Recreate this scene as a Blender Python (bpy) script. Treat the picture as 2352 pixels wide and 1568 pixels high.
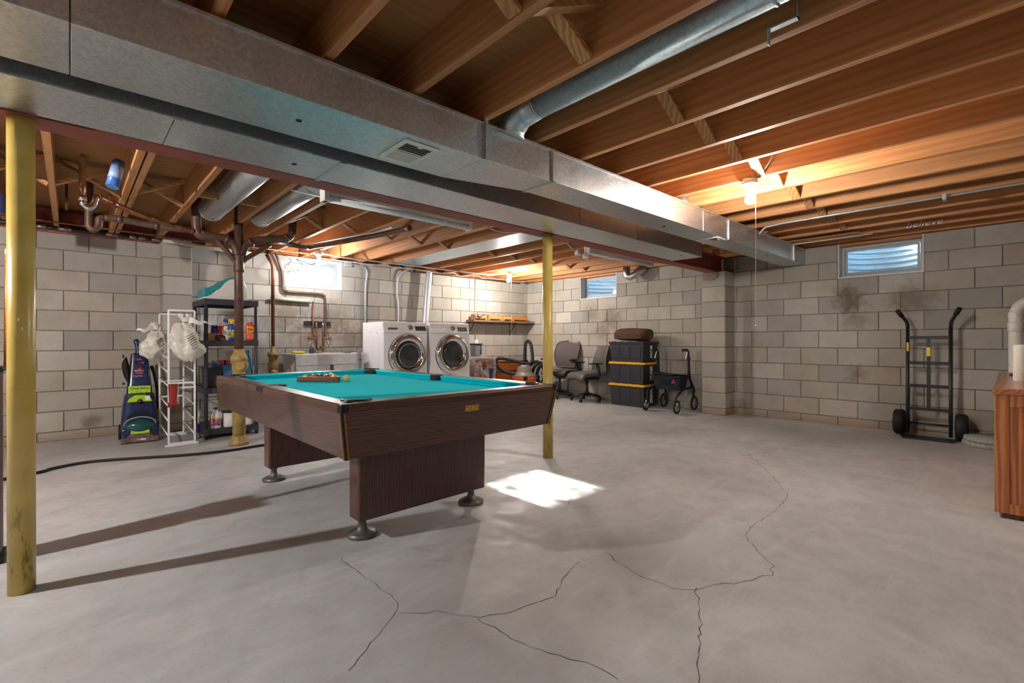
import bpy, bmesh, math, random
from mathutils import Vector, Matrix
random.seed(7)
for o in list(bpy.data.objects): bpy.data.objects.remove(o, do_unlink=True)
sc = bpy.context.scene
COL = sc.collection
PI = math.pi

# ------------------------------------------------------------------ camera
cam_d = bpy.data.cameras.new('camera'); cam = bpy.data.objects.new('camera', cam_d); COL.objects.link(cam)
cam_d.sensor_fit = 'HORIZONTAL'; cam_d.sensor_width = 36.0
cam_d.lens = 36*1080.2/2352; cam_d.shift_y = -2.755/2352; cam_d.clip_start = .02
TH = math.radians(46.778)
_f = Vector((math.cos(TH), math.sin(TH), 0)); _r = Vector((math.sin(TH), -math.cos(TH), 0)); _u = Vector((0, 0, 1))
_s = .0018
_x = (_r - _u*_s).normalized(); _y = (_u + _r*_s).normalized(); _z = -_f
cam.matrix_world = Matrix(((_x.x, _y.x, _z.x, 0), (_x.y, _y.y, _z.y, 0), (_x.z, _y.z, _z.z, 1.0), (0, 0, 0, 1)))
sc.camera = cam

# ------------------------------------------------------------------ world, sun, exposure
SUN_EL = math.radians(23)
w = bpy.data.worlds.new('world'); sc.world = w; w.use_nodes = True
wn = w.node_tree.nodes; wl = w.node_tree.links
sky = wn.new('ShaderNodeTexSky'); sky.sky_type = 'NISHITA'; sky.sun_disc = False
sky.sun_elevation = SUN_EL; sky.sun_rotation = math.radians(0); sky.air_density = 1.2; sky.dust_density = 7; sky.ozone_density = 2
bg = wn['Background']; bg.inputs['Strength'].default_value = .45
wl.new(sky.outputs[0], bg.inputs[0])
sun_d = bpy.data.lights.new('sun', 'SUN'); sun_d.energy = 22; sun_d.angle = math.radians(.6); sun_d.color = (1, .95, .86)
sun = bpy.data.objects.new('sun', sun_d); COL.objects.link(sun)
sd = Vector((-.03, -math.cos(SUN_EL), -math.sin(SUN_EL)))
sun.rotation_euler = sd.to_track_quat('-Z', 'Y').to_euler(); sun.location = (2.4, 12, 6)
BULB_W = 58.0; FILL_TUBE_W = 3.5
vs = sc.view_settings
vs.view_transform = 'Standard'; vs.look = 'None'; vs.gamma = 1; vs.exposure = 1.6; vs.use_curve_mapping = False

# ------------------------------------------------------------------ mesh builder
class MB:
    def __init__(s): s.v = []; s.f = []; s.sm = []
    def _add(s, vs_, fs, smooth=False):
        b = len(s.v); s.v += [Vector(p) for p in vs_]
        for f in fs: s.f.append([b+i for i in f]); s.sm.append(smooth)
        return s
    def box(s, x0, x1, y0, y1, z0, z1, M=None):
        p = [Vector(q) for q in ((x0,y0,z0),(x1,y0,z0),(x1,y1,z0),(x0,y1,z0),(x0,y0,z1),(x1,y0,z1),(x1,y1,z1),(x0,y1,z1))]
        if M is not None: p = [M @ q for q in p]
        return s._add(p, ((0,3,2,1),(4,5,6,7),(0,1,5,4),(1,2,6,5),(2,3,7,6),(3,0,4,7)))
    def taper(s, bot, top, z0, z1):          # bot/top = (x0,x1,y0,y1)
        a, b = bot, top
        p = [(a[0],a[2],z0),(a[1],a[2],z0),(a[1],a[3],z0),(a[0],a[3],z0),(b[0],b[2],z1),(b[1],b[2],z1),(b[1],b[3],z1),(b[0],b[3],z1)]
        return s._add(p, ((0,3,2,1),(4,5,6,7),(0,1,5,4),(1,2,6,5),(2,3,7,6),(3,0,4,7)))
    def bar(s, p0, p1, w, h, up=(0,0,1)):    # oriented box from p0 to p1, w sideways, h along up
        p0, p1 = Vector(p0), Vector(p1); d = (p1-p0).normalized(); up = Vector(up)
        sx = d.cross(up)
        if sx.length < 1e-4: up = Vector((1,0,0)); sx = d.cross(up)
        sx.normalize(); uy = sx.cross(d).normalized()
        q = []
        for c in (p0, p1):
            for a, b in ((-1,-1),(1,-1),(1,1),(-1,1)): q.append(c + sx*(a*w/2) + uy*(b*h/2))
        return s._add(q, ((0,1,2,3),(7,6,5,4),(0,4,5,1),(1,5,6,2),(2,6,7,3),(3,7,4,0)))
    def tube(s, pts, r, n=10, closed=False, cap=True, sub=0):
        pts = [Vector(p) for p in pts]
        rr = list(r) if isinstance(r, (list, tuple)) else [r]*len(pts)
        if sub: pts, rr = smooth_path(pts, rr, sub, closed)
        m = len(pts); rings = []
        t0 = None; nx = None
        for i in range(m):
            if closed: t = pts[(i+1) % m]-pts[i-1]
            else: t = pts[min(i+1, m-1)]-pts[max(i-1, 0)]
            if t.length < 1e-9: t = Vector((0,0,1))
            t.normalize()
            if nx is None:
                a = Vector((0,0,1)) if abs(t.z) < .9 else Vector((1,0,0))
                nx = (a - t*a.dot(t)).normalized()
            else:
                nx = nx - t*nx.dot(t)
                if nx.length < 1e-6: nx = Vector((1,0,0)) - t*t.x
                nx.normalize()
            ny = t.cross(nx)
            k = 1.0
            if 0 < i < m-1 and not closed:
                c = (pts[i+1]-pts[i]).normalized().dot((pts[i]-pts[i-1]).normalized()); k = 1/max(.6, math.sqrt(max(.01, (1+c)/2)))
            rings.append([pts[i] + (nx*math.cos(2*PI*j/n) + ny*math.sin(2*PI*j/n))*rr[i]*(k if n > 5 else 1) for j in range(n)])
        b = len(s.v)
        for rg in rings: s.v += rg
        for i in range(m if closed else m-1):
            i2 = (i+1) % m
            for j in range(n):
                j2 = (j+1) % n
                s.f.append([b+i*n+j, b+i*n+j2, b+i2*n+j2, b+i2*n+j]); s.sm.append(True)
        if cap and not closed:
            s.f.append([b+j for j in range(n)][::-1]); s.sm.append(False)
            s.f.append([b+(m-1)*n+j for j in range(n)]); s.sm.append(False)
        return s
    def cyl(s, p0, p1, r, r1=None, n=18): return s.tube([p0, p1], [r, r if r1 is None else r1], n)
    def lathe(s, prof, n=24, M=None, smooth=True, flat=()):   # prof [(r,z)...] about z
        b = len(s.v); M = M or Matrix()
        for r, z in prof:
            for j in range(n): s.v.append(M @ Vector((max(r,1e-5)*math.cos(2*PI*j/n), max(r,1e-5)*math.sin(2*PI*j/n), z)))
        for i in range(len(prof)-1):
            for j in range(n):
                j2 = (j+1) % n
                s.f.append([b+i*n+j, b+i*n+j2, b+(i+1)*n+j2, b+(i+1)*n+j]); s.sm.append(smooth and i not in flat)
        if prof[0][0] > 1e-4: s.f.append([b+j for j in range(n)][::-1]); s.sm.append(False)
        if prof[-1][0] > 1e-4: s.f.append([b+(len(prof)-1)*n+j for j in range(n)]); s.sm.append(False)
        return s
    def prism(s, poly, d0, d1, M=None, smooth=False):          # poly [(a,b)] in local xy, extruded z d0..d1, then M
        M = M or Matrix(); n = len(poly)
        p = [M @ Vector((a,b,d0)) for a,b in poly] + [M @ Vector((a,b,d1)) for a,b in poly]
        s._add(p, [list(range(n))[::-1], [n+i for i in range(n)]])
        b = len(s.v)-2*n
        for i in range(n):
            j = (i+1) % n; s.f.append([b+i, b+j, b+n+j, b+n+i]); s.sm.append(smooth)
        return s
    def sphere(s, c, r, n=16, sc_=(1,1,1)):
        c = Vector(c); m = max(6, n//2)
        prof = [(math.sin(PI*i/m), -math.cos(PI*i/m)) for i in range(m+1)]
        M = Matrix.Translation(c) @ Matrix.Diagonal((r*sc_[0], r*sc_[1], r*sc_[2], 1))
        return s.lathe([(max(a,1e-5), z) for a, z in prof], n, M)
    def torus(s, c, R, r, axis='z', n=24, k=8, sc_=(1,1)):
        pts = []
        for i in range(n):
            a = 2*PI*i/n; u, v_ = R*sc_[0]*math.cos(a), R*sc_[1]*math.sin(a)
            q = {'z': (u,v_,0), 'x': (0,u,v_), 'y': (u,0,v_)}[axis]; pts.append(Vector(c)+Vector(q))
        return s.tube(pts, r, k, closed=True)
    def surf(s, fn, nu, nv, smooth=True, closed_u=False):
        b = len(s.v)
        for j in range(nv+1):
            for i in range(nu+(0 if closed_u else 1)): s.v.append(Vector(fn(i/nu, j/nv)))
        W = nu if closed_u else nu+1
        for j in range(nv):
            for i in range(nu):
                i2 = (i+1) % W
                s.f.append([b+j*W+i, b+j*W+i2, b+(j+1)*W+i2, b+(j+1)*W+i]); s.sm.append(smooth)
        return s
    def mesh(s, name):
        me = bpy.data.meshes.new(name); me.from_pydata([tuple(v) for v in s.v], [], s.f)
        for p, q in zip(me.polygons, s.sm): p.use_smooth = q
        bm = bmesh.new(); bm.from_mesh(me); bmesh.ops.recalc_face_normals(bm, faces=bm.faces); bm.to_mesh(me); bm.free()
        me.update(); return me

def smooth_path(pts, rr, sub, closed=False):
    out = []; ro = []; m = len(pts)
    rng = range(m) if closed else range(m-1)
    for i in rng:
        if closed: p = [pts[(i+k-1) % m] for k in range(4)]
        else: p = [pts[max(0, min(m-1, i+k-1))] for k in range(4)]
        r0, r1 = rr[i], rr[(i+1) % m]
        for k in range(sub):
            t = k/sub
            q = .5*((2*p[1]) + (p[2]-p[0])*t + (2*p[0]-5*p[1]+4*p[2]-p[3])*t*t + (3*p[1]-p[0]-3*p[2]+p[3])*t**3)
            out.append(q); ro.append(r0+(r1-r0)*t)
    if not closed: out.append(pts[-1]); ro.append(rr[-1])
    return out, ro

def rrect(x0, x1, y0, y1, r, k=4):
    P = []
    for cx, cy, a0 in ((x1-r, y1-r, 0), (x0+r, y1-r, PI/2), (x0+r, y0+r, PI), (x1-r, y0+r, 1.5*PI)):
        for i in range(k+1):
            a = a0 + PI/2*i/k; P.append((cx+r*math.cos(a), cy+r*math.sin(a)))
    return P

def obj(name, mb, mat, parent=None, bevel=0, loc=None, seg=2, wn_=False):
    me = mb if isinstance(mb, bpy.types.Mesh) else mb.mesh(name)
    o = bpy.data.objects.new(name, me); COL.objects.link(o)
    if mat is not None and not me.materials: me.materials.append(mat)
    if parent is not None: o.parent = parent
    if loc is not None: o.location = loc
    if bevel:
        m = o.modifiers.new('bevel', 'BEVEL'); m.width = bevel; m.segments = seg; m.limit_method = 'ANGLE'; m.angle_limit = math.radians(40)
        m.harden_normals = False
    return o
def tag(o, label=None, cat=None, group=None, kind=None):
    if label: o['label'] = label
    if cat: o['category'] = cat
    if group: o['group'] = group
    if kind: o['kind'] = kind
    return o
def thing(name, label, cat, loc=(0,0,0), rotz=0, group=None):
    o = bpy.data.objects.new(name, None); COL.objects.link(o); o.empty_display_size = .1
    o.location = loc; o.rotation_euler = (0, 0, rotz)
    return tag(o, label, cat, group)
def copy_tree(o, parent=None):
    c = o.copy(); COL.objects.link(c)
    if parent is not None: c.parent = parent
    for ch in list(o.children): copy_tree(ch, c)
    return c
def text(name, s_, size, M, mat, parent, depth=.0006, align='CENTER', shear=0.0, sx=1.0):
    cu = bpy.data.curves.new(name, 'FONT'); cu.body = s_; cu.size = size; cu.extrude = depth; cu.align_x = align; cu.align_y = 'CENTER'; cu.shear = shear
    cu.resolution_u = 2
    t = bpy.data.objects.new(name+'_tmp', cu); COL.objects.link(t)
    dg = bpy.context.evaluated_depsgraph_get()
    me = bpy.data.meshes.new_from_object(t.evaluated_get(dg)); bpy.data.objects.remove(t, do_unlink=True)
    me.transform(M @ Matrix.Diagonal((sx, 1, 1, 1))); me.name = name
    me.materials.clear(); me.materials.append(mat)
    o = bpy.data.objects.new(name, me); COL.objects.link(o); o.parent = parent
    return o
def RX(a): return Matrix.Rotation(a, 4, 'X')
def RY(a): return Matrix.Rotation(a, 4, 'Y')
def RZ(a): return Matrix.Rotation(a, 4, 'Z')
def T(x, y, z): return Matrix.Translation((x, y, z))
FACE_NY = RX(PI/2)                      # local xy plane -> faces -Y, x right
FACE_NX = RZ(-PI/2) @ RX(PI/2)          # faces -X

# ------------------------------------------------------------------ materials
def srgb(r, g, b):
    f = lambda c: (c/255/12.92) if c/255 <= .04045 else ((c/255+.055)/1.055)**2.4
    return (f(r), f(g), f(b), 1)
class NT:
    def __init__(s, name):
        s.m = bpy.data.materials.new(name); s.m.use_nodes = True
        s.n = s.m.node_tree.nodes; s.l = s.m.node_tree.links; s.b = s.n['Principled BSDF']
        s._tc = None
    def new(s, t, **k):
        n = s.n.new(t)
        for a, v in k.items(): setattr(n, a, v)
        return n
    def put(s, sock, v):
        if isinstance(v, bpy.types.NodeSocket): s.l.new(v, sock)
        else: sock.default_value = v
    def tc(s, which='Object'):
        if s._tc is None: s._tc = s.new('ShaderNodeTexCoord')
        return s._tc.outputs[which]
    def pos(s): return s.new('ShaderNodeNewGeometry').outputs['Position']
    def mapping(s, v, scale=(1,1,1), loc=(0,0,0)):
        n = s.new('ShaderNodeMapping'); s.put(n.inputs['Vector'], v); n.inputs['Scale'].default_value = scale; s.put(n.inputs['Location'], loc); return n.outputs[0]
    def noise(s, v, scale, detail=3, rough=.5, dist=0):
        n = s.new('ShaderNodeTexNoise'); s.put(n.inputs['Vector'], v); n.inputs['Scale'].default_value = scale; n.inputs['Detail'].default_value = detail
        n.inputs['Roughness'].default_value = rough; n.inputs['Distortion'].default_value = dist; return n.outputs['Fac']
    def voro(s, v, scale, feature='F1', out='Distance'):
        n = s.new('ShaderNodeTexVoronoi'); n.feature = feature; s.put(n.inputs['Vector'], v); n.inputs['Scale'].default_value = scale; return n.outputs[out]
    def ramp(s, fac, stops):
        n = s.new('ShaderNodeValToRGB'); s.put(n.inputs[0], fac); e = n.color_ramp.elements
        while len(e) < len(stops): e.new(.5)
        for i, (p, c) in enumerate(stops):
            e[i].position = p; e[i].color = c if len(c) == 4 else (*c, 1)
        return n.outputs[0]
    def mix(s, fac, a, b, mode='MIX'):
        n = s.new('ShaderNodeMix'); n.data_type = 'RGBA'; n.blend_type = mode
        s.put(n.inputs[0], fac); s.put(n.inputs[6], a); s.put(n.inputs[7], b); return n.outputs[2]
    def math(s, op, a, b=0.0, c=None):
        n = s.new('ShaderNodeMath'); n.operation = op; s.put(n.inputs[0], a); s.put(n.inputs[1], b)
        if c is not None: s.put(n.inputs[2], c)
        return n.outputs[0]
    def rng(s, v, a, b, c=0.0, d=1.0):
        n = s.new('ShaderNodeMapRange'); s.put(n.inputs[0], v)
        for i, q in enumerate((a, b, c, d)): n.inputs[i+1].default_value = q
        return n.outputs[0]
    def bump(s, h, strength=.3, dist=.002):
        n = s.new('ShaderNodeBump'); s.put(n.inputs['Height'], h); n.inputs['Strength'].default_value = strength; n.inputs['Distance'].default_value = dist
        s.l.new(n.outputs[0], s.b.inputs['Normal']); return n
    def rnd(s): return s.new('ShaderNodeObjectInfo').outputs['Random']
    def col(s, v): s.put(s.b.inputs['Base Color'], v)
    def set(s, **k):
        for a, v in k.items(): s.put(s.b.inputs[a.replace('_', ' ')], v)
        return s
def G(v): return (v, v, v, 1)
def plain(name, c, rough=.5, metal=0, var=.08, scale=40, bump=0, coat=0, spec=.5, sss=0):
    t = NT(name); v = t.tc()
    nz = t.noise(v, scale, 3)
    c2 = tuple(max(0, x*(1-2*var)) for x in c[:3])+(1,)
    c3 = tuple(min(1, x*(1+2*var)) for x in c[:3])+(1,)
    t.col(t.ramp(nz, [(.3, c2), (.7, c3)])); t.set(Roughness=t.rng(nz, .3, .7, max(.02, rough-.06), min(1, rough+.06)), Metallic=metal, Coat_Weight=coat, Specular_IOR_Level=spec)
    if bump: t.bump(t.noise(v, scale*4, 4), bump)
    return t.m
def wood(name, light, mid, dark, axis='y', rough=.6, sc_=1.0, coat=0, knots=True, fine=1.0, rnd=.25, wm=.2):
    t = NT(name); v = t.tc()
    off = t.math('MULTIPLY', t.rnd(), 37.0)
    cmb = t.new('ShaderNodeCombineXYZ')
    for i in range(3): t.l.new(off, cmb.inputs[i])
    va = t.new('ShaderNodeVectorMath'); va.operation = 'ADD'; t.put(va.inputs[0], v); t.l.new(cmb.outputs[0], va.inputs[1]); v2 = va.outputs[0]
    st = {'x': (.5, 7, 7), 'y': (7, .5, 7), 'z': (7, 7, .5)}[axis]
    st = tuple(q*sc_ for q in st)
    m1 = t.mapping(v2, st)
    warp = t.noise(m1, 1.3, 2, .5)
    wv = t.new('ShaderNodeTexWave'); wv.wave_type = 'RINGS'; wv.rings_direction = axis.upper()
    t.put(wv.inputs['Vector'], t.mapping(v2, tuple(q*.45 for q in st))); wv.inputs['Scale'].default_value = 3.2; wv.inputs['Distortion'].default_value = 7; wv.inputs['Detail'].default_value = 2; wv.inputs['Detail Scale'].default_value = 1.2
    fine_n = t.noise(t.mapping(v2, tuple(q*7 for q in st)), 2.0, 3, .6)
    c = t.ramp(wv.outputs['Fac'], [(.15, dark), (.55, mid), (.9, light)])
    c = t.mix(t.rng(warp, .3, .7, wm, min(1, wm+.4)), c, mid)
    c = t.mix(t.rng(fine_n,   .4, .75, 0, .26*fine), c, tuple(x*.5 for x in dark[:3])+(1,))
    if knots:
        k = t.voro(t.mapping(v2, tuple(q*.55 for q in st)), 1.0)
        c = t.mix(t.rng(k, .035, .13, .85, 0), c, tuple(x*.4 for x in dark[:3])+(1,))
    if rnd:
        b = t.rng(t.rnd(), 0, 1, 1-rnd, 1+rnd*.6)
        cc = t.new('ShaderNodeCombineColor')
        for i in range(3): t.l.new(b, cc.inputs[i])
        c = t.mix(1.0, c, cc.outputs[0], 'MULTIPLY')
    t.col(c); t.set(Roughness=rough, Coat_Weight=coat, Coat_Roughness=.08)
    t.bump(fine_n, .15, .001)
    return t.m
def mat_block():
    t = NT('concrete_block_mat'); v = t.tc(); p = t.pos()
    r = t.rnd()
    base = t.ramp(r, [(0, srgb(157,155,151)), (.3, srgb(175,172,165)), (.6, srgb(168,163,154)), (.85, srgb(186,183,176)), (1, srgb(172,163,150))])
    sp = t.noise(v, 190, 2, .6); big = t.noise(p, 3.2, 4, .6); mid = t.noise(p, 14, 3, .6)
    c = t.mix(t.rng(sp, .25, .42, .75, 0), base, srgb(84,78,70))
    c = t.mix(t.rng(sp, .6, .8, 0, .35), c, srgb(214,208,196))
    c = t.mix(t.rng(big, .42, .72, 0, .35), c, srgb(140,126,104))
    # damp stains: blobs of their own, and the rusty band along the floor
    for cx, cy, cz, rad, wgt in ((6.59,1.30,1.47,.20,.8),(6.59,.72,1.42,.24,.5),(6.59,1.25,1.22,.16,.4),(6.59,1.22,.62,.13,.5),(6.59,5.02,1.45,.22,.55),(6.59,4.56,1.36,.24,.6),(6.59,4.75,1.16,.22,.5),
                                 (2.1,6.57,1.35,.34,.55),(2.7,6.57,1.3,.36,.5),(2.4,6.57,1.05,.3,.5),(2.95,6.57,1.0,.3,.45),(1.5,6.57,.9,.4,.3),(.16,6.57,.16,.1,.6),(6.5,2.5,.12,.14,.5)):
        d = t.new('ShaderNodeVectorMath'); d.operation = 'DISTANCE'; t.put(d.inputs[0], p); d.inputs[1].default_value = (cx, cy, cz)
        k = t.math('ADD', t.math('DIVIDE', d.outputs['Value'], rad), t.math('MULTIPLY', t.math('SUBTRACT', mid, .5), 1.6))
        c = t.mix(t.math('MULTIPLY', t.rng(k, .25, 1.0, 1, 0), wgt), c, srgb(98,84,64))
    sx = t.new('ShaderNodeSeparateXYZ'); t.put(sx.inputs[0], p)
    zz = t.math('ADD', sx.outputs['Z'], t.math('MULTIPLY', t.math('SUBTRACT', big, .5), .22))
    c = t.mix(t.rng(zz, .03, .11, .5, 0), c, srgb(146,112,72))
    t.col(c); t.set(Roughness=.93, Specular_IOR_Level=.2)
    t.bump(sp, .5, .0025)
    return t.m
def mat_floor():
    t = NT('concrete_floor_mat'); p = t.pos()
    a = t.noise(t.mapping(p, (.8, .8, 1)), 1.1, 5, .6, .8); b = t.noise(p, 6, 5, .65, .4); f = t.noise(p, 60, 4, .6); g = t.noise(p, 240, 2)
    sw = t.noise(t.mapping(p, (1.2, 4.2, 1)), 1.7, 4, .6, 1.5)
    c = t.ramp(a, [(.3, srgb(168,169,170)), (.5, srgb(186,188,190)), (.68, srgb(202,204,206))])
    c = t.mix(t.rng(b, .45, .75, 0, .32), c, srgb(142,138,134))
    c = t.mix(t.rng(sw, .52, .75, 0, .4), c, srgb(210,212,214))
    c = t.mix(t.rng(f, .25, .42, .3, 0), c, srgb(104,98,92))
    c = t.mix(t.rng(g, .28, .36, .25, 0), c, srgb(96,90,84))
    for cx, cy, rad, wgt in ((1.62,1.75,.42,.55),(1.2,1.35,.5,.35),(5.9,1.6,.8,.35),(6.1,.6,.7,.35),(1.9,1.2,.3,.3),(.9,5.6,.7,.3)):
        d = t.new('ShaderNodeVectorMath'); d.operation = 'DISTANCE'; t.put(d.inputs[0], p); d.inputs[1].default_value = (cx, cy, 0)
        k = t.math('ADD', t.math('DIVIDE', d.outputs['Value'], rad), t.math('MULTIPLY', t.math('SUBTRACT', b, .5), 2.2))
        c = t.mix(t.math('MULTIPLY', t.rng(k, .3, 1.05, 1, 0), wgt), c, srgb(122,112,102))
    t.col(c); t.set(Roughness=t.rng(b, .3, .7, .36, .62), Specular_IOR_Level=.45)
    t.bump(f, .12, .002)
    return t.m
def mat_galv(name='galvanised_mat', c=(206,210,213), rough=.36, metal=.96):
    t = NT(name); v = t.tc()
    s1 = t.voro(v, 85, out='Color'); s2 = t.voro(v, 260, out='Color'); nb = t.noise(v, 5, 3)
    bw = t.new('ShaderNodeRGBToBW'); t.put(bw.inputs[0], s1); bw2 = t.new('ShaderNodeRGBToBW'); t.put(bw2.inputs[0], s2)
    k = t.math('ADD', t.math('MULTIPLY', bw.outputs[0], .6), t.math('MULTIPLY', bw2.outputs[0], .4))
    c0 = srgb(*c); lo = tuple(x*.86 for x in c0[:3])+(1,); hi = tuple(min(1, x*1.12) for x in c0[:3])+(1,)
    t.col(t.ramp(k, [(.25, lo), (.75, hi)])); t.set(Metallic=metal, Roughness=t.math('ADD', t.rng(k, .2, .8, rough-.025, rough+.025), t.rng(nb, .3, .7, -.03, .03)))
    return t.m
def mat_glass(name, tint=(.93,.96,.97), dust=.06, rough=.02):
    t = NT(name); out = t.n['Material Output']
    tr = t.new('ShaderNodeBsdfTransparent'); tr.inputs[0].default_value = (*tint, 1)
    gl = t.new('ShaderNodeBsdfGlossy'); gl.inputs['Roughness'].default_value = rough
    fr = t.new('ShaderNodeFresnel'); fr.inputs[0].default_value = 1.45
    # dust film on the pane scatters a share of the light that passes
    du = t.new('ShaderNodeBsdfTranslucent'); du.inputs[0].default_value = (.9, .92, .95, 1)
    dm = t.new('ShaderNodeMixShader'); t.put(dm.inputs[0], t.rng(t.noise(t.tc(), 9, 5, .7), .3, .75, dust*.6, dust*1.4)); t.l.new(tr.outputs[0], dm.inputs[1]); t.l.new(du.outputs[0], dm.inputs[2])
    mx = t.new('ShaderNodeMixShader'); t.l.new(fr.outputs[0], mx.inputs[0]); t.l.new(dm.outputs[0], mx.inputs[1]); t.l.new(gl.outputs[0], mx.inputs[2])
    t.l.new(mx.outputs[0], out.inputs[0]); return t.m
def mat_film(name, col, alpha=.6, rough=.3):
    t = NT(name); v = t.tc(); t.col(col); t.set(Roughness=rough, Specular_IOR_Level=.8)
    t.put(t.b.inputs['Alpha'], t.rng(t.noise(v, 16, 3), .3, .7, alpha-.18, min(1, alpha+.18))); t.bump(t.noise(v, 30, 3), .6, .01); return t.m
def mat_emit(name, col, s):
    t = NT(name); t.set(Emission_Strength=s); t.b.inputs['Emission Color'].default_value = (*col, 1); t.col((.9,.9,.9,1)); return t.m
def mat_insul(name, a, b):
    t = NT(name); v = t.tc(); n = t.noise(v, 30, 5, .7); t.col(t.ramp(n, [(.3, a), (.7, b)])); t.set(Roughness=1, Specular_IOR_Level=.05); t.bump(n, 1, .03); return t.m
def mat_stripe_ball(name, c, stripe):
    t = NT(name); v = t.tc()
    if stripe:
        s = t.new('ShaderNodeSeparateXYZ'); t.put(s.inputs[0], v)
        a = t.math('ABSOLUTE', s.outputs['Z'])
        t.col(t.mix(t.math('GREATER_THAN', a, .0125), c, srgb(226,214,188)))
    else: t.col(t.mix(t.rng(t.noise(v, 60), .3, .7, 0, .08), c, (0,0,0,1)))
    t.set(Roughness=.09, Coat_Weight=.5); return t.m

M = {}
M['block'] = mat_block(); M['floor'] = mat_floor()
M['mortar'] = plain('mortar_mat', srgb(138,131,120), .95, scale=60, var=.12)
M['joist'] = wood('joist_mat', srgb(212,156,102), srgb(196,136,86), srgb(162,104,62), 'y', .62, wm=.5)
M['strut'] = wood('strut_mat', srgb(214,166,110), srgb(196,144,90), srgb(152,104,62), 'x', .65, sc_=1.6)
M['ply'] = wood('subfloor_mat', srgb(190,142,92), srgb(168,120,74), srgb(130,86,50), 'x', .75, sc_=.7, rnd=0, wm=.6)
M['galv'] = mat_galv(); M['galv_blue'] = mat_galv('galvanised_pipe_mat', (190,206,214), .42, .92)
M['galv_dull'] = mat_galv('dull_duct_mat', (214,219,224), .34, .96)
M['red_steel'] = plain('red_oxide_steel_mat', srgb(152,74,60), .55, 0, .12, 12)
M['mortar_blob'] = plain('mortar_smear_mat', srgb(150,138,124), .95, scale=50, var=.12, bump=.4)
def mat_yellow():
    t = NT('yellow_paint_mat'); v = t.tc(); p = t.pos()
    n = t.noise(v, 9, 4); n2 = t.noise(t.mapping(v, (14, 14, 3)), 2.2, 5, .7); sx = t.new('ShaderNodeSeparateXYZ'); t.put(sx.inputs[0], p)
    c = t.ramp(n, [(.3, srgb(186,158,70)), (.7, srgb(204,180,102))])
    k = t.math('MULTIPLY', t.rng(n2, .55, .66, 0, 1), t.rng(sx.outputs['Z'], .1, .5, .9, .12))
    t.col(t.mix(k, c, srgb(92,60,30))); t.set(Roughness=.34, Coat_Weight=.15); return t.m
M['yellow'] = mat_yellow()
M['yellow_dirty'] = plain('worn_yellow_paint_mat', srgb(168,142,84), .5, var=.16, scale=14)
M['vent_silver'] = plain('silver_vent_mat', srgb(214,216,218), .35, .35, var=.05)
M['white'] = plain('white_enamel_mat', srgb(244,245,246), .25, var=.01, coat=.3)
M['white_plastic'] = plain('white_plastic_mat', srgb(228,226,220), .42, var=.02)
M['sill'] = plain('painted_sill_mat', srgb(206,212,220), .6, var=.05, scale=14)
M['winframe'] = plain('window_frame_mat', srgb(168,176,182), .5, .1, var=.06, scale=20)
M['glass'] = mat_glass('window_glass_mat')
M['well'] = mat_galv('corrugated_well_mat', (150,176,190), .38, .35)
M['soil'] = plain('garden_soil_mat', srgb(92,84,62), .95, var=.25, scale=12)
M['black'] = plain('black_plastic_mat', srgb(34,34,36), .45, var=.1)
M['black_metal'] = plain('black_metal_mat', srgb(32,32,34), .4, .3, var=.1)
M['rubber'] = plain('black_rubber_mat', srgb(26,26,27), .7, var=.12)
M['chrome'] = plain('chrome_mat', srgb(226,226,228), .08, 1, var=.02)
M['steel'] = plain('steel_mat', srgb(170,172,176), .3, 1, var=.05)
M['conduit'] = plain('conduit_mat', srgb(186,190,194), .42, .45, var=.06)
M['copper'] = plain('aged_copper_mat', srgb(126,82,62), .42, .75, var=.15, scale=20)
M['copper_bright'] = plain('copper_mat', srgb(176,116,84), .3, .9, var=.1, scale=20)
M['iron'] = plain('dark_iron_pipe_mat', srgb(98,72,60), .45, .25, var=.15, scale=22)
M['brass'] = plain('brass_mat', srgb(146,112,52), .4, .85, var=.12)
M['pink'] = mat_insul('pink_insulation_mat', srgb(150,74,70), srgb(206,132,120))
M['orange_ins'] = mat_insul('orange_insulation_mat', srgb(150,92,50), srgb(206,138,84))
M['cable'] = plain('cream_cable_mat', srgb(206,196,168), .6)
M['pvc'] = plain('pvc_mat', srgb(222,218,208), .35, var=.03)
M['foam'] = plain('pale_foam_sleeve_mat', srgb(196,194,170), .75, var=.04)
M['crack'] = plain('crack_dirt_mat', srgb(84,76,68), 1, var=.2)
for i_, (k_, c_) in enumerate(((.36, (1, .93, .84)), (.5, (1, .94, .86)), (.20, (.98, .98, 1)), (1.15, (1, .97, .93)))): M['bulb%d' % i_] = mat_emit('lit_bulb_mat', c_, k_*BULB_W/(PI*4*PI*.032**2))
M['fill_tube'] = mat_emit('fill_tube_mat', (1, .96, .90), FILL_TUBE_W/(PI*2*PI*.019*1.1))  # glow of the added fill lights behind the camera
M['tube_white'] = plain('white_tube_mat', srgb(236,238,240), .25, var=.01)
M['green'] = plain('green_cap_mat', srgb(30,150,80), .4)
M['string'] = plain('pull_cord_mat', srgb(226,220,206), .8)

# ================================================================== structure
ZF = [.09 + .2032*(k-1) for k in range(0, 13)]     # course lines, index = k
ZT = ZF[11]                                        # wall top 2.122
XW, YW = 6.592, 6.574
BL = .3842; JT = .0032                             # block length module, half mortar joint
X_MIN, Y_MIN = -3.0, -3.6
ZJ = 2.13; JH = .215; ZS = ZJ+JH                   # joist bottom, height, subfloor underside

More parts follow.
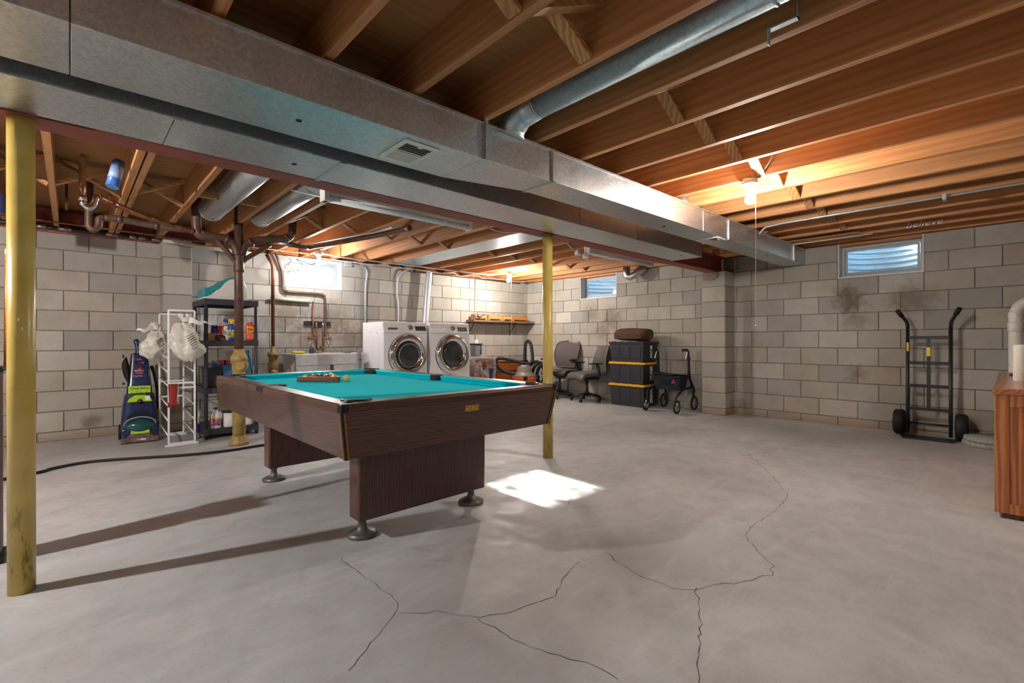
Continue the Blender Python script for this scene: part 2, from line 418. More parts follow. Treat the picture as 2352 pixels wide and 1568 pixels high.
fl = obj('floor', MB().box(X_MIN, XW+.2, Y_MIN, YW+.2, -.12, 0), M['floor']); tag(fl, kind='structure')
CRACKS = [[(4.359,1.611),(3.783,1.229),(3.385,.996),(3.185,.961),(2.931,.953),(2.651,.958),(2.537,.949),(2.39,.844),(2.261,.726),(2.171,.706),(2.01,.769),(1.908,.833),(1.83,.874),(1.77,.94),(1.755,1.049),(1.79,1.2),(1.837,1.304)],
 [(1.83,.874),(1.65,.767),(1.477,.701),(1.335,.628)], [(.905,2.126),(.915,1.844),(.913,1.641),(.884,1.567),(.795,1.505),(.613,1.379)],
 [(.87,1.542),(.98,1.457),(1.07,1.315),(1.232,1.257),(1.377,1.223),(1.539,1.304),(1.672,1.34)], [(1.07,1.315),(1.071,1.177),(1.108,1.05),(1.161,.914),(1.176,.797)],
 [(-.137,3.773),(.076,3.967),(.364,4.053),(.72,3.92),(1.039,3.841)], [(2.133,1.807),(2.331,1.938)], [(5.128,1.358),(4.29,1.567)]]
for c in CRACKS:
    pts = [Vector((a, b, .0006)) for a, b in c]; fine = []
    for i in range(len(pts)-1):
        n = max(2, int((pts[i+1]-pts[i]).length/.03))
        for k in range(n):
            q = pts[i].lerp(pts[i+1], k/n); j = .009
            fine.append(q+Vector((random.uniform(-j, j), random.uniform(-j, j), 0)))
    fine.append(pts[-1]); vv = []; ff = []
    for i, q in enumerate(fine):
        d = fine[min(i+1, len(fine)-1)]-fine[max(0, i-1)]; nrm = Vector((-d.y, d.x, 0)).normalized(); wd = random.uniform(.0006, .002)
        vv += [q+nrm*wd, q-nrm*wd]
        if i: ff.append((2*i-2, 2*i-1, 2*i+1, 2*i))
    mb = MB(); mb._add(vv, ff); obj('crack', mb, M['crack'], fl)

# --- walls
def slab(mb, u0, u1, put, holes, z0=0.0, z1=ZT):
    us = sorted({u0, u1, *[h[0] for h in holes], *[h[1] for h in holes]})
    for a, b in zip(us[:-1], us[1:]):
        hs = [h for h in holes if h[0] < (a+b)/2 < h[1]]
        if hs:
            h = hs[0]; put(mb, a, b, z0, h[2]);
            if h[3] < z1-1e-3: put(mb, a, b, h[3], z1)
        else: put(mb, a, b, z0, z1)
WIN1 = (-.0462+11*BL/2, -.0462+15*BL/2, ZF[9], ZT)         # on the left wall, in X
WIN2 = (2.1763+12*BL/2, 2.1763+16*BL/2, ZF[9], ZT)         # far window, right wall, in Y
WIN3 = (2.1763-8*BL/2, 2.1763-4*BL/2, ZF[9], ZT)           # big window, right wall
WT = .2
wl1 = MB(); slab(wl1, X_MIN, XW+WT, lambda m, a, b, z0, z1: m.box(a, b, YW+.006, YW+WT, z0, z1), [WIN1])
wall_l = obj('wall_left', wl1, M['mortar']); tag(wall_l, kind='structure')
wr1 = MB(); slab(wr1, Y_MIN, YW+.006, lambda m, a, b, z0, z1: m.box(XW+.006, XW+WT, a, b, z0, z1), [WIN2, WIN3])
wall_r = obj('wall_right', wr1, M['mortar']); tag(wall_r, kind='structure')
# walls behind the camera
wb = MB(); slab(wb, Y_MIN, YW, lambda m, a, b, z0, z1: m.box(X_MIN-WT, X_MIN, a, b, z0, z1), [])
wall_b = obj('wall_back', wb, M['block']); tag(wall_b, kind='structure')
wn1 = MB(); slab(wn1, X_MIN-WT, XW+WT, lambda m, a, b, z0, z1: m.box(a, b, Y_MIN-WT, Y_MIN, z0, z1), [])
wall_n = obj('wall_near', wn1, M['block']); tag(wall_n, kind='structure')

_bm = {}
def block_mesh(wd, h, dp=.03):
    key = (round(wd, 3), round(h, 3))
    if key in _bm: return _bm[key]
    a, b = wd/2, h/2; c = .0035
    v = [(-a,0.006,-b),(a,.006,-b),(a,.006,b),(-a,.006,b), (-a,-c*.4,-b+c*.2),(a,-c*.4,-b+c*.2),(a,-c*.4,b-c*.2),(-a,-c*.4,b-c*.2),
         (-a+c,-.006,-b+c),(a-c,-.006,-b+c),(a-c,-.006,b-c),(-a+c,-.006,b-c)]
    mb = MB(); mb._add(v, [(0,1,5,4),(1,2,6,5),(2,3,7,6),(3,0,4,7),(4,5,9,8),(5,6,10,9),(6,7,11,10),(7,4,8,11),(8,9,10,11)])
    me = mb.mesh('concrete_block'); me.materials.append(M['block']); _bm[key] = me; return me
def lay(parent, u0, u1, joint0, even_k, place, holes=(), kmax=11, k0=0):
    """courses of blocks between u0 and u1; joints at joint0+n*BL on courses whose lower line parity == even_k, half shifted on the others"""
    for k in range(k0, kmax):
        z0 = 0.0 if k == 0 else ZF[k]; z1 = ZF[k+1] if k < 10 else ZT
        if k == 0: z1 = ZF[1]
        j = joint0 + (0 if k % 2 == even_k else BL/2)
        n0 = math.floor((u0-j)/BL)
        edges = [u0] + [j+n*BL for n in range(n0, n0+60) if u0+.03 < j+n*BL < u1-.03] + [u1]
        for a, b in zip(edges[:-1], edges[1:]):
            segs = [(a, b)]
            for h in holes:
                if z0 >= h[2]-.01 and z1 <= h[3]+.01:
                    ns = []
                    for p, q in segs:
                        if q <= h[0]+.005 or p >= h[1]-.005: ns.append((p, q)); continue
                        if p < h[0]-.03: ns.append((p, h[0]))
                        if q > h[1]+.03: ns.append((h[1], q))
                    segs = ns
            for p, q in segs:
                w_ = q-p-2*JT; h_ = z1-z0-(2*JT if k else JT)
                if w_ < .02: continue
                o = bpy.data.objects.new('concrete_block', block_mesh(w_, h_)); COL.objects.link(o); o.parent = parent
                place(o, (p+q)/2, (z0+z1)/2 + (0 if k else -JT/2), random.uniform(-.0018, .0018))
def pl_left(o, u, z, e): o.location = (u, YW+e, z)
def pl_right(o, u, z, e): o.location = (XW+e, u, z); o.rotation_euler = (0, 0, -PI/2)
PIL1 = (.745, 1.0, YW-.23)      # left pilaster x0,x1,front y
PIL2 = (2.6, 2.905, XW-.29)     # beam pilaster y0,y1,front x
lay(wall_l, -1.39, PIL1[0], -.0462, 1, pl_left)
lay(wall_l, PIL1[1], XW, -.0462, 1, pl_left, [WIN1])
lay(wall_r, -1.66, PIL2[0], 2.1763, 0, pl_right, [WIN3])
lay(wall_r, PIL2[1], YW, 2.1763, 0, pl_right, [WIN2])
# pilasters: one wide block per course on the front, short ends on the sides
core = MB().box(PIL1[0]+.008, PIL1[1]-.008, PIL1[2]+.006, YW+.01, 0, ZT); obj('pilaster_core', core, M['mortar'], wall_l)
core = MB().box(PIL2[2]+.006, XW+.01, PIL2[0]+.008, PIL2[1]-.008, 0, ZF[10]-.004); obj('pilaster_core', core, M['mortar'], wall_r)
for k in range(0, 11):
    z0 = 0 if k == 0 else ZF[k]; z1 = ZF[k+1]; h_ = z1-z0-2*JT; zc = (z0+z1)/2
    a = bpy.data.objects.new('concrete_block', block_mesh(PIL1[1]-PIL1[0], h_)); COL.objects.link(a); a.parent = wall_l; a.location = ((PIL1[0]+PIL1[1])/2, PIL1[2], zc)
    for sx_, rz in ((PIL1[0], -PI/2), (PIL1[1], PI/2)):
        a = bpy.data.objects.new('concrete_block', block_mesh(YW-PIL1[2]-.002, h_)); COL.objects.link(a); a.parent = wall_l
        a.location = (sx_, (PIL1[2]+YW)/2, zc); a.rotation_euler = (0, 0, rz)
    if k < 10:
        a = bpy.data.objects.new('concrete_block', block_mesh(PIL2[1]-PIL2[0], h_)); COL.objects.link(a); a.parent = wall_r; a.location = (PIL2[2], (PIL2[0]+PIL2[1])/2, zc); a.rotation_euler = (0, 0, -PI/2)
        for sy_, rz in ((PIL2[0], 0), (PIL2[1], PI)):
            a = bpy.data.objects.new('concrete_block', block_mesh(XW-PIL2[2]-.002, h_)); COL.objects.link(a); a.parent = wall_r
            a.location = ((PIL2[2]+XW)/2, sy_, zc); a.rotation_euler = (0, 0, rz)
mb = MB().sphere((PIL2[2]-.005, 2.79, 1.865), .11, 16, (.16, 1.1, .62)); o = obj('mortar_smear', mb, M['mortar_blob'], wall_r)

# --- ceiling: subfloor with joists, bridging, rim boards
ceil = obj('ceiling', MB().box(X_MIN-WT, XW+WT, Y_MIN-WT, YW+WT, ZS, ZS+.04), M['ply']); tag(ceil, kind='structure')
BEAM_Y0, BEAM_Y1, BEAM_Z = 2.69, 2.835, 1.905
XN = [-2.75,-2.35,-1.95,-1.56,-1.17,-.78,-.39,-.02,.36,.739,1.138,1.535,1.925,2.32,2.70,3.09,3.475,3.86,4.26,4.65,5.045,5.43,5.82,6.2]
XFAR = [-2.7,-2.3,-1.9,-1.51,-1.12,-.73,-.46,-.115,.295,.343,.70,1.17,1.50,1.88,2.27,2.65,3.04,3.43,3.82,4.21,4.60,4.99,5.38,5.78,6.17]
JW = .037
_jm = {}
def joist(x0, y0, y1):
    key = round(y1-y0, 3)
    if key not in _jm:
        m = MB().box(0, JW, 0, y1-y0, 0, JH).mesh('joist'); m.materials.append(M['joist']); _jm[key] = m
    o = bpy.data.objects.new('joist', _jm[key]); COL.objects.link(o); o.parent = ceil; o.location = (x0, y0, ZJ)
for x in XN: joist(x, Y_MIN-.1, BEAM_Y1-.02)
for x in XFAR: joist(x+.001, BEAM_Y0+.02, YW+.12)
joist(XW+.012-.05, Y_MIN-.1, YW+.1)
obj('rim_board', MB().box(X_MIN, XW+WT, YW+.13, YW+.17, ZT+.008, ZS), M['joist'], ceil)
obj('rim_board', MB().box(X_MIN, XW+WT, Y_MIN-.17, Y_MIN-.13, ZT+.008, ZS), M['joist'], ceil)
obj('rim_board', MB().box(XW+.13, XW+.17, Y_MIN, YW+.1, ZT+.001, ZS), M['joist'], ceil)
obj('sill_plate', MB().box(XW+.03, XW+.13, Y_MIN, YW+.03, ZT, ZJ), M['strut'], ceil)
obj('rim_board', MB().box(X_MIN-.17, X_MIN-.13, Y_MIN, YW+.1, ZT+.008, ZS), M['joist'], ceil)
obj('sill_plate', MB().box(X_MIN, XW+.1, YW+.03, YW+.13, ZT, ZJ), M['strut'], ceil)
def bridging(xs, y, skip=()):
    for a, b in zip(xs[:-1], xs[1:]):
        if b-a < .2 or b-a > .5 or any(abs(a-s_) < .06 for s_ in skip): continue
        m1 = MB().bar((a+JW, y, ZJ+.012), (b, y, ZJ+JH-.012), .062, .022, (0,0,1)); obj('bridging_strut', m1, M['strut'], ceil)
        m1 = MB().bar((a+JW, y+.07, ZJ+JH-.012), (b, y+.07, ZJ+.012), .062, .022, (0,0,1)); obj('bridging_strut', m1, M['strut'], ceil)
bridging([x for x in XN if x > .3], 1.12, skip=(1.535,))
bridging([x for x in XFAR if x > -.8 and abs(x-.343) > .01], 4.75, skip=(.70, 1.17))
mb = MB().box(.70+JW, 1.17, 4.35, 4.39, ZJ+.002, ZJ+.09); obj('header_block', mb, M['joist'], ceil)
mb = MB().bar((.76, 4.55, 2.19), (.83, 3.4, 2.19), .03, .03); 
# pink and orange insulation stuffed on the wall top between the joists
for i, (a, b) in enumerate(zip(XFAR[:-1], XFAR[1:])):
    if b < -.9 or b-a < .2: continue
    mt = M['pink'] if a < .9 else M['orange_ins']
    def fn(u, v, a=a, b=b): 
        x = a+JW+.01+(b-a-JW-.02)*u
        zz = ZT+.02+(ZS-ZT-.03)*v
        return (x, YW+.06+.02*math.sin(9*u+i)+.03*math.sin(5*v+2*i)-.035*(1-v), zz)
    m1 = MB().surf(fn, 8, 4)
    m1.surf(lambda u, v, a=a, b=b: (a+JW+.01+(b-a-JW-.02)*u, YW+.025+.035*v+.01*math.sin(7*u+i), ZT+.012+.012*math.sin(11*u+i)*(1-v)), 8, 1)
    obj('insulation_batt', m1, mt, ceil)
m1 = MB().tube([(-.6, YW+.0, 2.12), (-.1, YW-.02, 2.115), (.3, YW-.015, 2.118), (.72, YW-.01, 2.11)], [.03, .035, .03, .025], 10, sub=4); obj('insulation_batt', m1, M['pink'], ceil)

# --- windows
def window(n, parent_name, hole, wall, frame_in=.13):
    """hole in wall; local u along wall, returns parts. wall 'L' (y) or 'R' (x)"""
    u0, u1, z0, z1 = hole
    def P(m, a, b, d0, d1, za, zb):
        if wall == 'L': m.box(a, b, YW+d0, YW+d1, za, zb)
        elif wall == 'N': m.box(a, b, Y_MIN-d1, Y_MIN-d0, za, zb)
        else: m.box(XW+d0, XW+d1, a, b, za, zb)
        return m
    root = thing('window_%d' % n, None, None); tag(root, kind='structure')
    s_ = MB(); P(s_, u0, u0+.014, -.004, WT, z0, z1); P(s_, u1-.014, u1, -.004, WT, z0, z1); P(s_, u0+.014, u1-.014, -.006, WT, z0, z0+.016)
    obj('window_reveal', s_, M['sill'], root)
    h = MB(); P(h, u0+.014, u1-.014, .0, WT, z1-.03, z1-.002); obj('window_head', h, M['joist'] if wall == 'R' else M['sill'], root)
    f = MB(); a, b, c, d = u0+.014, u1-.014, z0+.016, z1-.03; e0, e1 = frame_in, frame_in+.035; fw = .03
    for q in ((a, a+fw, c, d), (b-fw, b, c, d), (a+fw, b-fw, c, c+fw+.006), (a+fw, b-fw, d-fw, d)): P(f, q[0], q[1], e0, e1, q[2], q[3])
    fr = obj('window_frame', f, M['winframe'], root, .003)
    f = MB(); a2, b2, c2, d2 = a+fw+.003, b-fw-.003, c+fw+.009, d-fw-.003; sw = .022
    for q in ((a2, a2+sw, c2, d2), (b2-sw, b2, c2, d2), (a2+sw, b2-sw, c2, c2+sw), (a2+sw, b2-sw, d2-sw, d2)): P(f, q[0], q[1], e0+.006, e1-.006, q[2], q[3])
    obj('sash', f, M['winframe'], root, .002)
    g = MB(); P(g, a2+sw, b2-sw, e0+.016, e0+.0175, c2+sw, d2-sw); obj('pane', g, M['glass'], root)
    k = MB(); m_ = (a+b)/2; P(k, m_-.03, m_+.03, e0-.012, e0+.001, c+.012, c+.032); obj('latch', k, M['winframe'], root, .003)
    return root
window(1, '', WIN1, 'L'); window(2, '', WIN2, 'R'); window(3, '', WIN3, 'R')
# window wells (corrugated half rounds) outside the right wall, open to the sky
def well(hole, label):
    cy = (hole[0]+hole[1])/2; hw = (hole[1]-hole[0])/2+.07; x0 = XW+WT+.002
    r = thing('window_well', label, 'window well', (x0, cy, 1.5))
    def fn(u, v):
        a = -PI/2+PI*u; z = v*.74
        k = 1+.022*math.sin(z*2*PI/.068)
        return (.62*math.cos(a)*k if abs(math.cos(a)) > 1e-6 else 0, hw*math.sin(a)*(1+.012*math.sin(z*2*PI/.068)), z)
    obj('corrugated_wall', MB().surf(fn, 28, 88), M['well'], r)
    g = MB(); P_ = [(.6*math.cos(-PI/2+PI*i/12), hw*math.sin(-PI/2+PI*i/12)) for i in range(13)]
    g.prism(P_, 0, .08); obj('gravel_bed', g, M['soil'], r)
well(WIN2, 'corrugated metal well outside the small far window'); well(WIN3, 'corrugated metal well outside the wide window above the hand truck')
gr = MB().box(-6, 9, YW+WT+.01, YW+14, 1.2, 1.66); o = obj('ground_outside', gr, M['soil']); tag(o, kind='structure')
M['leaf'] = plain('leaf_litter_mat', srgb(70,76,52), .9, var=.4, scale=60)
random.seed(3)
m1 = MB()
for i in range(140):
    x = random.uniform(1.9, 3.0); y = YW+WT+random.uniform(.05, .8); z = 1.66+random.uniform(0, .07)+ (0 if x > 2.2 else random.uniform(0,.1))
    q = T(x, y, z) @ Matrix.Rotation(random.uniform(0, 6), 4, Vector((random.random(), random.random(), 1)).normalized())
    s_ = random.uniform(.02, .05)
    m1._add([q @ Vector(p) for p in ((-s_, 0, 0), (0, -s_*.5, .01), (s_, 0, 0), (0, s_*.5, .012))], [(0, 1, 2, 3)])
m2 = MB(); m2b = MB()
for i in range(5):
    x = 2.10+.10*i+random.uniform(-.03, .03); y = YW+WT+.45; top = (x+random.uniform(-.1, .15), y+random.uniform(-.05, .05), 2.28+.06*random.random())
    m2b.tube([(x, y, 1.66), (x+.02, y, 1.85), top], .005, 5)
    for k in range(30):
        t_ = random.uniform(.5, 1); c = Vector((x, y, 1.66)).lerp(Vector(top), t_)
        q = T(*c) @ Matrix.Rotation(random.uniform(0, 6), 4, Vector((random.random()-.5, random.random()-.5, random.random())).normalized()); s_ = random.uniform(.03, .065)
        c = c+Vector((random.uniform(-.08, .08), 0, random.uniform(-.05, .05))); q = T(*c) @ Matrix.Rotation(random.uniform(-.6, .6), 4, 'Z') @ Matrix.Rotation(random.uniform(.6, 2.2), 4, 'X')
        m2._add([q @ Vector(p_) for p_ in ((0, 0, 0), (s_*.6, -s_*.35, .005), (s_*1.4, 0, 0), (s_*.6, s_*.35, .005))], [(0, 1, 2, 3)])
sh_ = thing('shrub', 'thin leafy shrub outside the laundry window', 'shrub', (2.3, YW+WT+.45, 1.66))
for nm_, mm_, mt_ in (('foliage', m2, 'leaf'), ('stems', m2b, 'soil')):
    for v_ in mm_.v: v_ -= Vector((2.3, YW+WT+.45, 1.66))
    obj(nm_, mm_, M[mt_], sh_)
o = obj('leaf_litter', m1, M['leaf']); tag(o, 'dry leaves lying outside the window above the laundry tub', 'leaves', kind='stuff')
# ================================================================== steel beam and posts
bm_ = thing('steel_beam', 'long red painted steel I-beam carried by the yellow posts', 'beam', (0, 0, BEAM_Z))
x0, x1 = X_MIN+.01, XW-.005
c_ = (BEAM_Y0+BEAM_Y1)/2
obj('bottom_flange', MB().box(x0, x1, BEAM_Y0, BEAM_Y1, 0, .012), M['red_steel'], bm_)
obj('top_flange', MB().box(x0, x1, BEAM_Y0, BEAM_Y1, ZJ-BEAM_Z-.012, ZJ-BEAM_Z-.001), M['red_steel'], bm_)
obj('web', MB().box(x0, x1, c_-.005, c_+.005, .012, ZJ-BEAM_Z-.012), M['red_steel'], bm_)
obj('splice_plate', MB().box(-.2, .08, BEAM_Y0-.004, BEAM_Y1+.006, -.006, 0), M['red_steel'], bm_)

def post(label, x, y, r, cap):
    p = thing('steel_post', label, 'post', (x, y, 0), group='yellow posts under the beam')
    obj('shaft', MB().tube([(0,0,.0), (0,0,BEAM_Z-.012)], r, 32), M['yellow'], p)
    obj('cap_plate', MB().box(-r*1.15, r*1.15, -r*1.15, r*1.15, BEAM_Z-.013, BEAM_Z-.006), M['red_steel'], p)
    return p
post('thick yellow steel post at the left edge of the picture', -.142, 2.715, .0410, 1)
post('slim yellow steel post beyond the far end of the pool table', 2.975, 2.72, .0425, 1)

# ================================================================== ducts
def yf(x): return 1.88-.0208*(x+.14)
def duct_sec(xa, xb, wa, wb, z0, z1, fy):
    ya, yb = fy(xa), fy(xb)
    p = [(xa,ya,z0),(xb,yb,z0),(xb,yb+wb,z0),(xa,ya+wa,z0),(xa,ya,z1),(xb,yb,z1),(xb,yb+wb,z1),(xa,ya+wa,z1)]
    m = MB(); m._add(p, ((0,3,2,1),(4,5,6,7),(0,1,5,4),(1,2,6,5),(2,3,7,6),(3,0,4,7))); return m
DZ0, DZ1 = 1.925, 2.112
d1 = thing('supply_duct', 'large galvanised rectangular duct nearest the camera with a white register', 'duct')
W1_, W2_ = .37, .245
for xa, xb, wa, wb in ((X_MIN+.01, .0, W1_, W1_), (.002, 1.538, W1_, W1_), (1.54, 2.052, W1_, W2_), (2.054, 4.409, W2_, W2_), (4.411, 6.16, W2_, W2_), (6.162, XW-.012, W2_, W2_)):
    obj('duct_section', duct_sec(xa, xb, wa, wb, DZ0, DZ1, yf), M['galv'], d1, .003)
def cleat(parent, x, wd, fy, z0, z1, bottom=True, up=0, m=None):
    y = fy(x); mb = MB().box(x-.004, x+.024, y-.006, y+.001, z0-.004, z1+up)
    mb.box(x-.007, x-.004, y-.0085, y+.001, z0-.004, z1+up)
    if bottom: mb.box(x-.004, x+.02, y-.006, y+wd, z0-.005, z0+.001); mb.box(x-.007, x-.004, y-.006, y+wd, z0-.008, z0)
    obj('drive_cleat', mb, M['galv'], parent)
cleat(d1, 1.54, W1_, yf, DZ0, DZ1, False, .035); cleat(d1, 2.053, W2_, yf, DZ0, DZ1, True)
cleat(d1, 4.41, W2_, yf, DZ0, DZ1, True); cleat(d1, 6.162, W2_, yf, DZ0, DZ1, False)
mb = MB().box(3.915, 3.93, yf(3.92)-.004, yf(3.92), DZ0, ZJ+.03); obj('hanger_strap', mb, M['galv'], d1)
mb = MB().box(1.542, 1.56, yf(1.55)-.012, yf(1.55)-.006, DZ1-.19, ZJ+.02); mb.cyl((1.551, yf(1.55)-.014, ZJ+.0), (1.551, yf(1.55)-.006, ZJ), .005, n=8); obj('hanger_strap', mb, M['galv'], d1)
mb = MB()
for xx in (X_MIN+.1, .5): pass
mb.box(X_MIN+.02, 6.5, 0, .001, 0, .001) if False else None
# raised flange along the top front edge
p = [(X_MIN+.01, yf(X_MIN)-.004, DZ1-.008), (XW-.012, yf(XW)-.004, DZ1-.008)]
obj('top_seam', MB().bar(p[0], p[1], .006, .012), M['galv'], d1)
def register(parent, xa, xb, ya, yb, z, label):
    f = MB(); t = .028
    for q in ((xa, xb, ya, ya+t), (xa, xb, yb-t, yb), (xa, xa+t*.8, ya+t, yb-t), (xb-t*.8, xb, ya+t, yb-t)): f.box(q[0], q[1], q[2], q[3], z-.009, z-.0005)
    fr = obj('register', f, M['white_plastic'], parent, .002); fr['label'] = label
    a, b, c, d = xa+t*.8, xb-t*.8, ya+t, yb-t
    obj('register_shade_sheet', MB().box(a, b, c, d, z-.0015, z-.0008), M['black'], fr)  # flat black sheet puts the opening's shade into the colour
    n = 11
    for i in range(n):
        yy = c+(d-c)*(i+.5)/n
        mt = T((a+b)/2, yy, z-.005) @ RX(.7 if i < n//2 else -.7)
        obj('louvre', MB().box(-(b-a)/2, (b-a)/2, -(d-c)/n*.42, (d-c)/n*.42, -.0006, .0006, mt), M['white_plastic'], fr)
    obj('centre_bar', MB().box(a, b, (c+d)/2-.003, (c+d)/2+.003, z-.0085, z-.002), M['white_plastic'], fr)
    obj('damper_tab', MB().box((a+b)/2-.012, (a+b)/2+.012, c-.008, c+.004, z-.014, z-.008), M['white_plastic'], fr)
register(d1, 1.12, 1.307, 1.90, 2.17, DZ0, 'cream ceiling register set into the duct underside')
register(d1, 4.215, 4.385, yf(4.3)+.015, yf(4.3)+.225, DZ0, 'second cream register further along the duct')
def plug(parent, x, y, z): obj('hole_disc', MB().lathe([(.0001, -.002), (.012, -.002), (.013, 0)], 16, T(x, y, z)), M['rubber'], parent)  # black disc painted in for the dark of a small hole
plug(d1, .702, 2.055, DZ0); plug(d1, 3.529, 1.944, DZ0); plug(d1, 5.6, 1.85, DZ0)
# round take-off between the near joists
rp = thing('round_duct', 'bluish galvanised round duct running between the near joists', 'duct', (1.75, 0, 0))
obj('pipe', MB().tube([(0, Y_MIN+.02, 2.215), (0, 1.66, 2.215)], .073, 28), M['galv_blue'], rp)
e = [(0, 1.655, 2.215)] + [(0, 1.70+.17*math.sin(a), 2.215-.09*(1-math.cos(a))) for a in [PI/2*i/5 for i in range(1, 6)]] + [(0, 1.875, DZ1)]
obj('elbow', MB().tube(e, [.074, .078, .074, .078, .074, .075, .08], 24), M['galv_blue'], rp)
for yy in (.55, 1.655): obj('seam_band', MB().tube([(0, yy-.006, 2.215), (0, yy+.006, 2.215)], .0755, 28), M['galv_blue'], rp)
o = obj('angle_bracket', MB().box(-.012, .012, -.05, .05, 0, .004).box(-.012, .012, .046, .05, -.05, 0).box(-.012, .012, -.05, -.046, 0, .12), M['galv_blue'], None, loc=(1.86, .56, 2.125)); tag(o, 'bent steel strap hanging beside the round duct', 'bracket')
st = thing('duct_collar', 'short round take-off collar standing on the long duct', 'duct', (3.79, 1.93, DZ1))
obj('collar', MB().tube([(0,0,0), (0,0,.10)], .062, 24), M['galv'], st); obj('rim', MB().torus((0,0,.10), .062, .004, 'z', 24, 6), M['galv'], st)
# back duct against the beam
yb_ = lambda x: 2.325-.004*x
d2 = thing('return_duct', 'second rectangular duct tucked against the red beam', 'duct')
for xa, xb in ((X_MIN+.01, .31), (.312, 1.0), (1.002, 2.9), (2.902, 3.7), (3.702, 4.965)):
    obj('duct_section', duct_sec(xa, xb, .345, .345, 1.9, 2.105, yb_), M['galv_dull'], d2, .003)
for x, b in ((.312, False), (1.002, True), (2.902, False), (3.702, False)): cleat(d2, x, .345, yb_, 1.9, 2.105, b)
obj('end_cap', MB().box(4.965, 4.985, yb_(5)-.004, yb_(5)+.35, 1.896, 2.109), M['galv_dull'], d2)
plug(d2, .835, 2.508, 1.9); plug(d2, 4.75, 2.42, 1.9)
# round ducts beyond the beam
for X_, r_, y1_, z_, lab in ((.945, .10, 5.02, 2.20, 'fat round duct hanging between joists left of the waste stack'), (1.352, .092, 5.0, 2.20, 'long round duct beside the waste stack, right of the fat one')):
    t_ = thing('round_duct', lab, 'duct', (X_, 0, z_))
    obj('pipe', MB().tube([(0, 2.86, 0), (0, y1_, 0)], r_, 28), M['galv_dull'], t_)
    obj('end_rim', MB().torus((0, y1_, 0), r_, .005, 'y', 28, 6), M['galv_dull'], t_)
    if r_ > .095: obj('hole_disc', MB().lathe([(.0001, 0), (.01, 0), (.011, .002)], 12, T(0, y1_-.06, -r_-.002)), M['rubber'], t_)
    else: obj('hanger_strap', MB().bar((-.17, 3.62, -.095), (.16, 3.62, -.105), .02, .004), M['galv'], t_)
o = obj('joist_pan', MB().box(3.44, 3.84, 2.9, 6.2, ZJ-.004, ZJ-.001), M['galv_blue']); tag(o, 'flat sheet metal pan nailed under two joists by the slim post', 'duct')
el = thing('vent_elbow', 'bright galvanised elbow turning into the right wall near the small window', 'vent pipe', (6.40, 4.17, 2.02))
obj('elbow', MB().tube([(0, 0, .13), (0, 0, .03), (0, -.02, -.01), (.01, -.06, -.03), (.03, -.12, -.005), (.07, -.19, .06), (.14, -.25, .10)], .056, 18), M['galv'], el)
for z_ in (.03,): obj('seam_band', MB().torus((0, 0, z_), .057, .003, 'z', 20, 6), M['galv'], el)

# ================================================================== pipes and wires
def pipe(name, label, cat, pts, r, mat, sub=4, n=12, group=None, rings=()):
    b = Vector(pts[0]); o = thing(name, label, cat, b, group=group)
    L = [Vector(p)-b for p in pts]
    obj('run', MB().tube(L, r, n, sub=sub), M[mat], o)
    for i in rings:
        d = (L[min(i+1, len(L)-1)]-L[max(0, i-1)]).normalized()
        obj('coupling', MB().tube([L[i]-d*.018, L[i]+d*.018], r*1.16, n), M[mat], o)
    return o
S_ = thing('waste_stack', 'brown plumbing waste stack with branch arms on a yellow base', 'pipe', (1.19, 5.12, 0))
obj('base_pipe', MB().tube([(0,0,.0), (0,0,.80)], .056, 24), M['yellow_dirty'], S_)
obj('base_flange', MB().lathe([(.085, 0), (.088, .03), (.066, .05), (.062, .085), (.056, .09)], 24), M['yellow_dirty'], S_)
obj('cleanout_hub', MB().lathe([(.056, .70), (.06, .72), (.06, .80), (.072, .805), (.072, .85), (.06, .86), (.045, .90), (.042, .92)], 24), M['yellow_dirty'], S_)
obj('cleanout_plug', MB().lathe([(.046, 0), (.046, .07), (.05, .072), (.05, .09), (.03, .092), (.03, .1)], 16, T(.03, -.03, .76) @ RZ(-.4) @ RX(PI/2)), M['yellow_dirty'], S_)
obj('riser', MB().tube([(0,0,.91), (0,0,2.33)], .039, 24), M['iron'], S_)
obj('wye_fitting', MB().lathe([(.039, 1.66), (.046, 1.665), (.046, 1.70), (.044, 1.71), (.044, 1.80), (.047, 1.805), (.047, 1.83)], 24), M['iron'], S_)
loc = Vector((1.19, 5.12, 0))
def S_branch(name, pts, r, mat='iron'):
    obj(name, MB().tube([Vector(p)-loc for p in pts], r, 14, sub=4), M[mat], S_)
S_branch('branch_arm', [(1.192,5.12,1.79),(1.151,5.12,1.915),(1.085,5.12,1.965),(1.014,5.12,1.973),(.909,5.12,1.965),(.858,5.12,1.99),(.845,5.12,2.08),(.845,5.12,2.33)], .040)
S_branch('branch_arm', [(1.192,5.12,1.79),(1.241,5.12,1.915),(1.31,5.12,1.975),(1.469,5.12,2.02),(1.613,5.12,2.05),(1.672,5.12,2.10),(1.685,5.12,2.18),(1.685,5.12,2.33)], .040)
S_branch('brace_pipe', [(1.192,5.12,1.72),(1.14,5.12,1.79),(1.0,5.12,1.955),(.96,5.12,2.0)], .024)
S_branch('brace_pipe', [(1.192,5.12,1.72),(1.252,5.12,1.80),(1.47,5.12,1.965)], .023)
for p_, q_ in (((1.10,5.12,1.96),(1.075,5.12,1.968)), ((1.275,5.12,1.955),(1.30,5.12,1.972)), ((1.63,5.12,2.06),(1.61,5.12,2.05))):
    obj('coupling', MB().tube([Vector(p_)-loc, Vector(q_)-loc], .046, 14), M['iron'], S_)
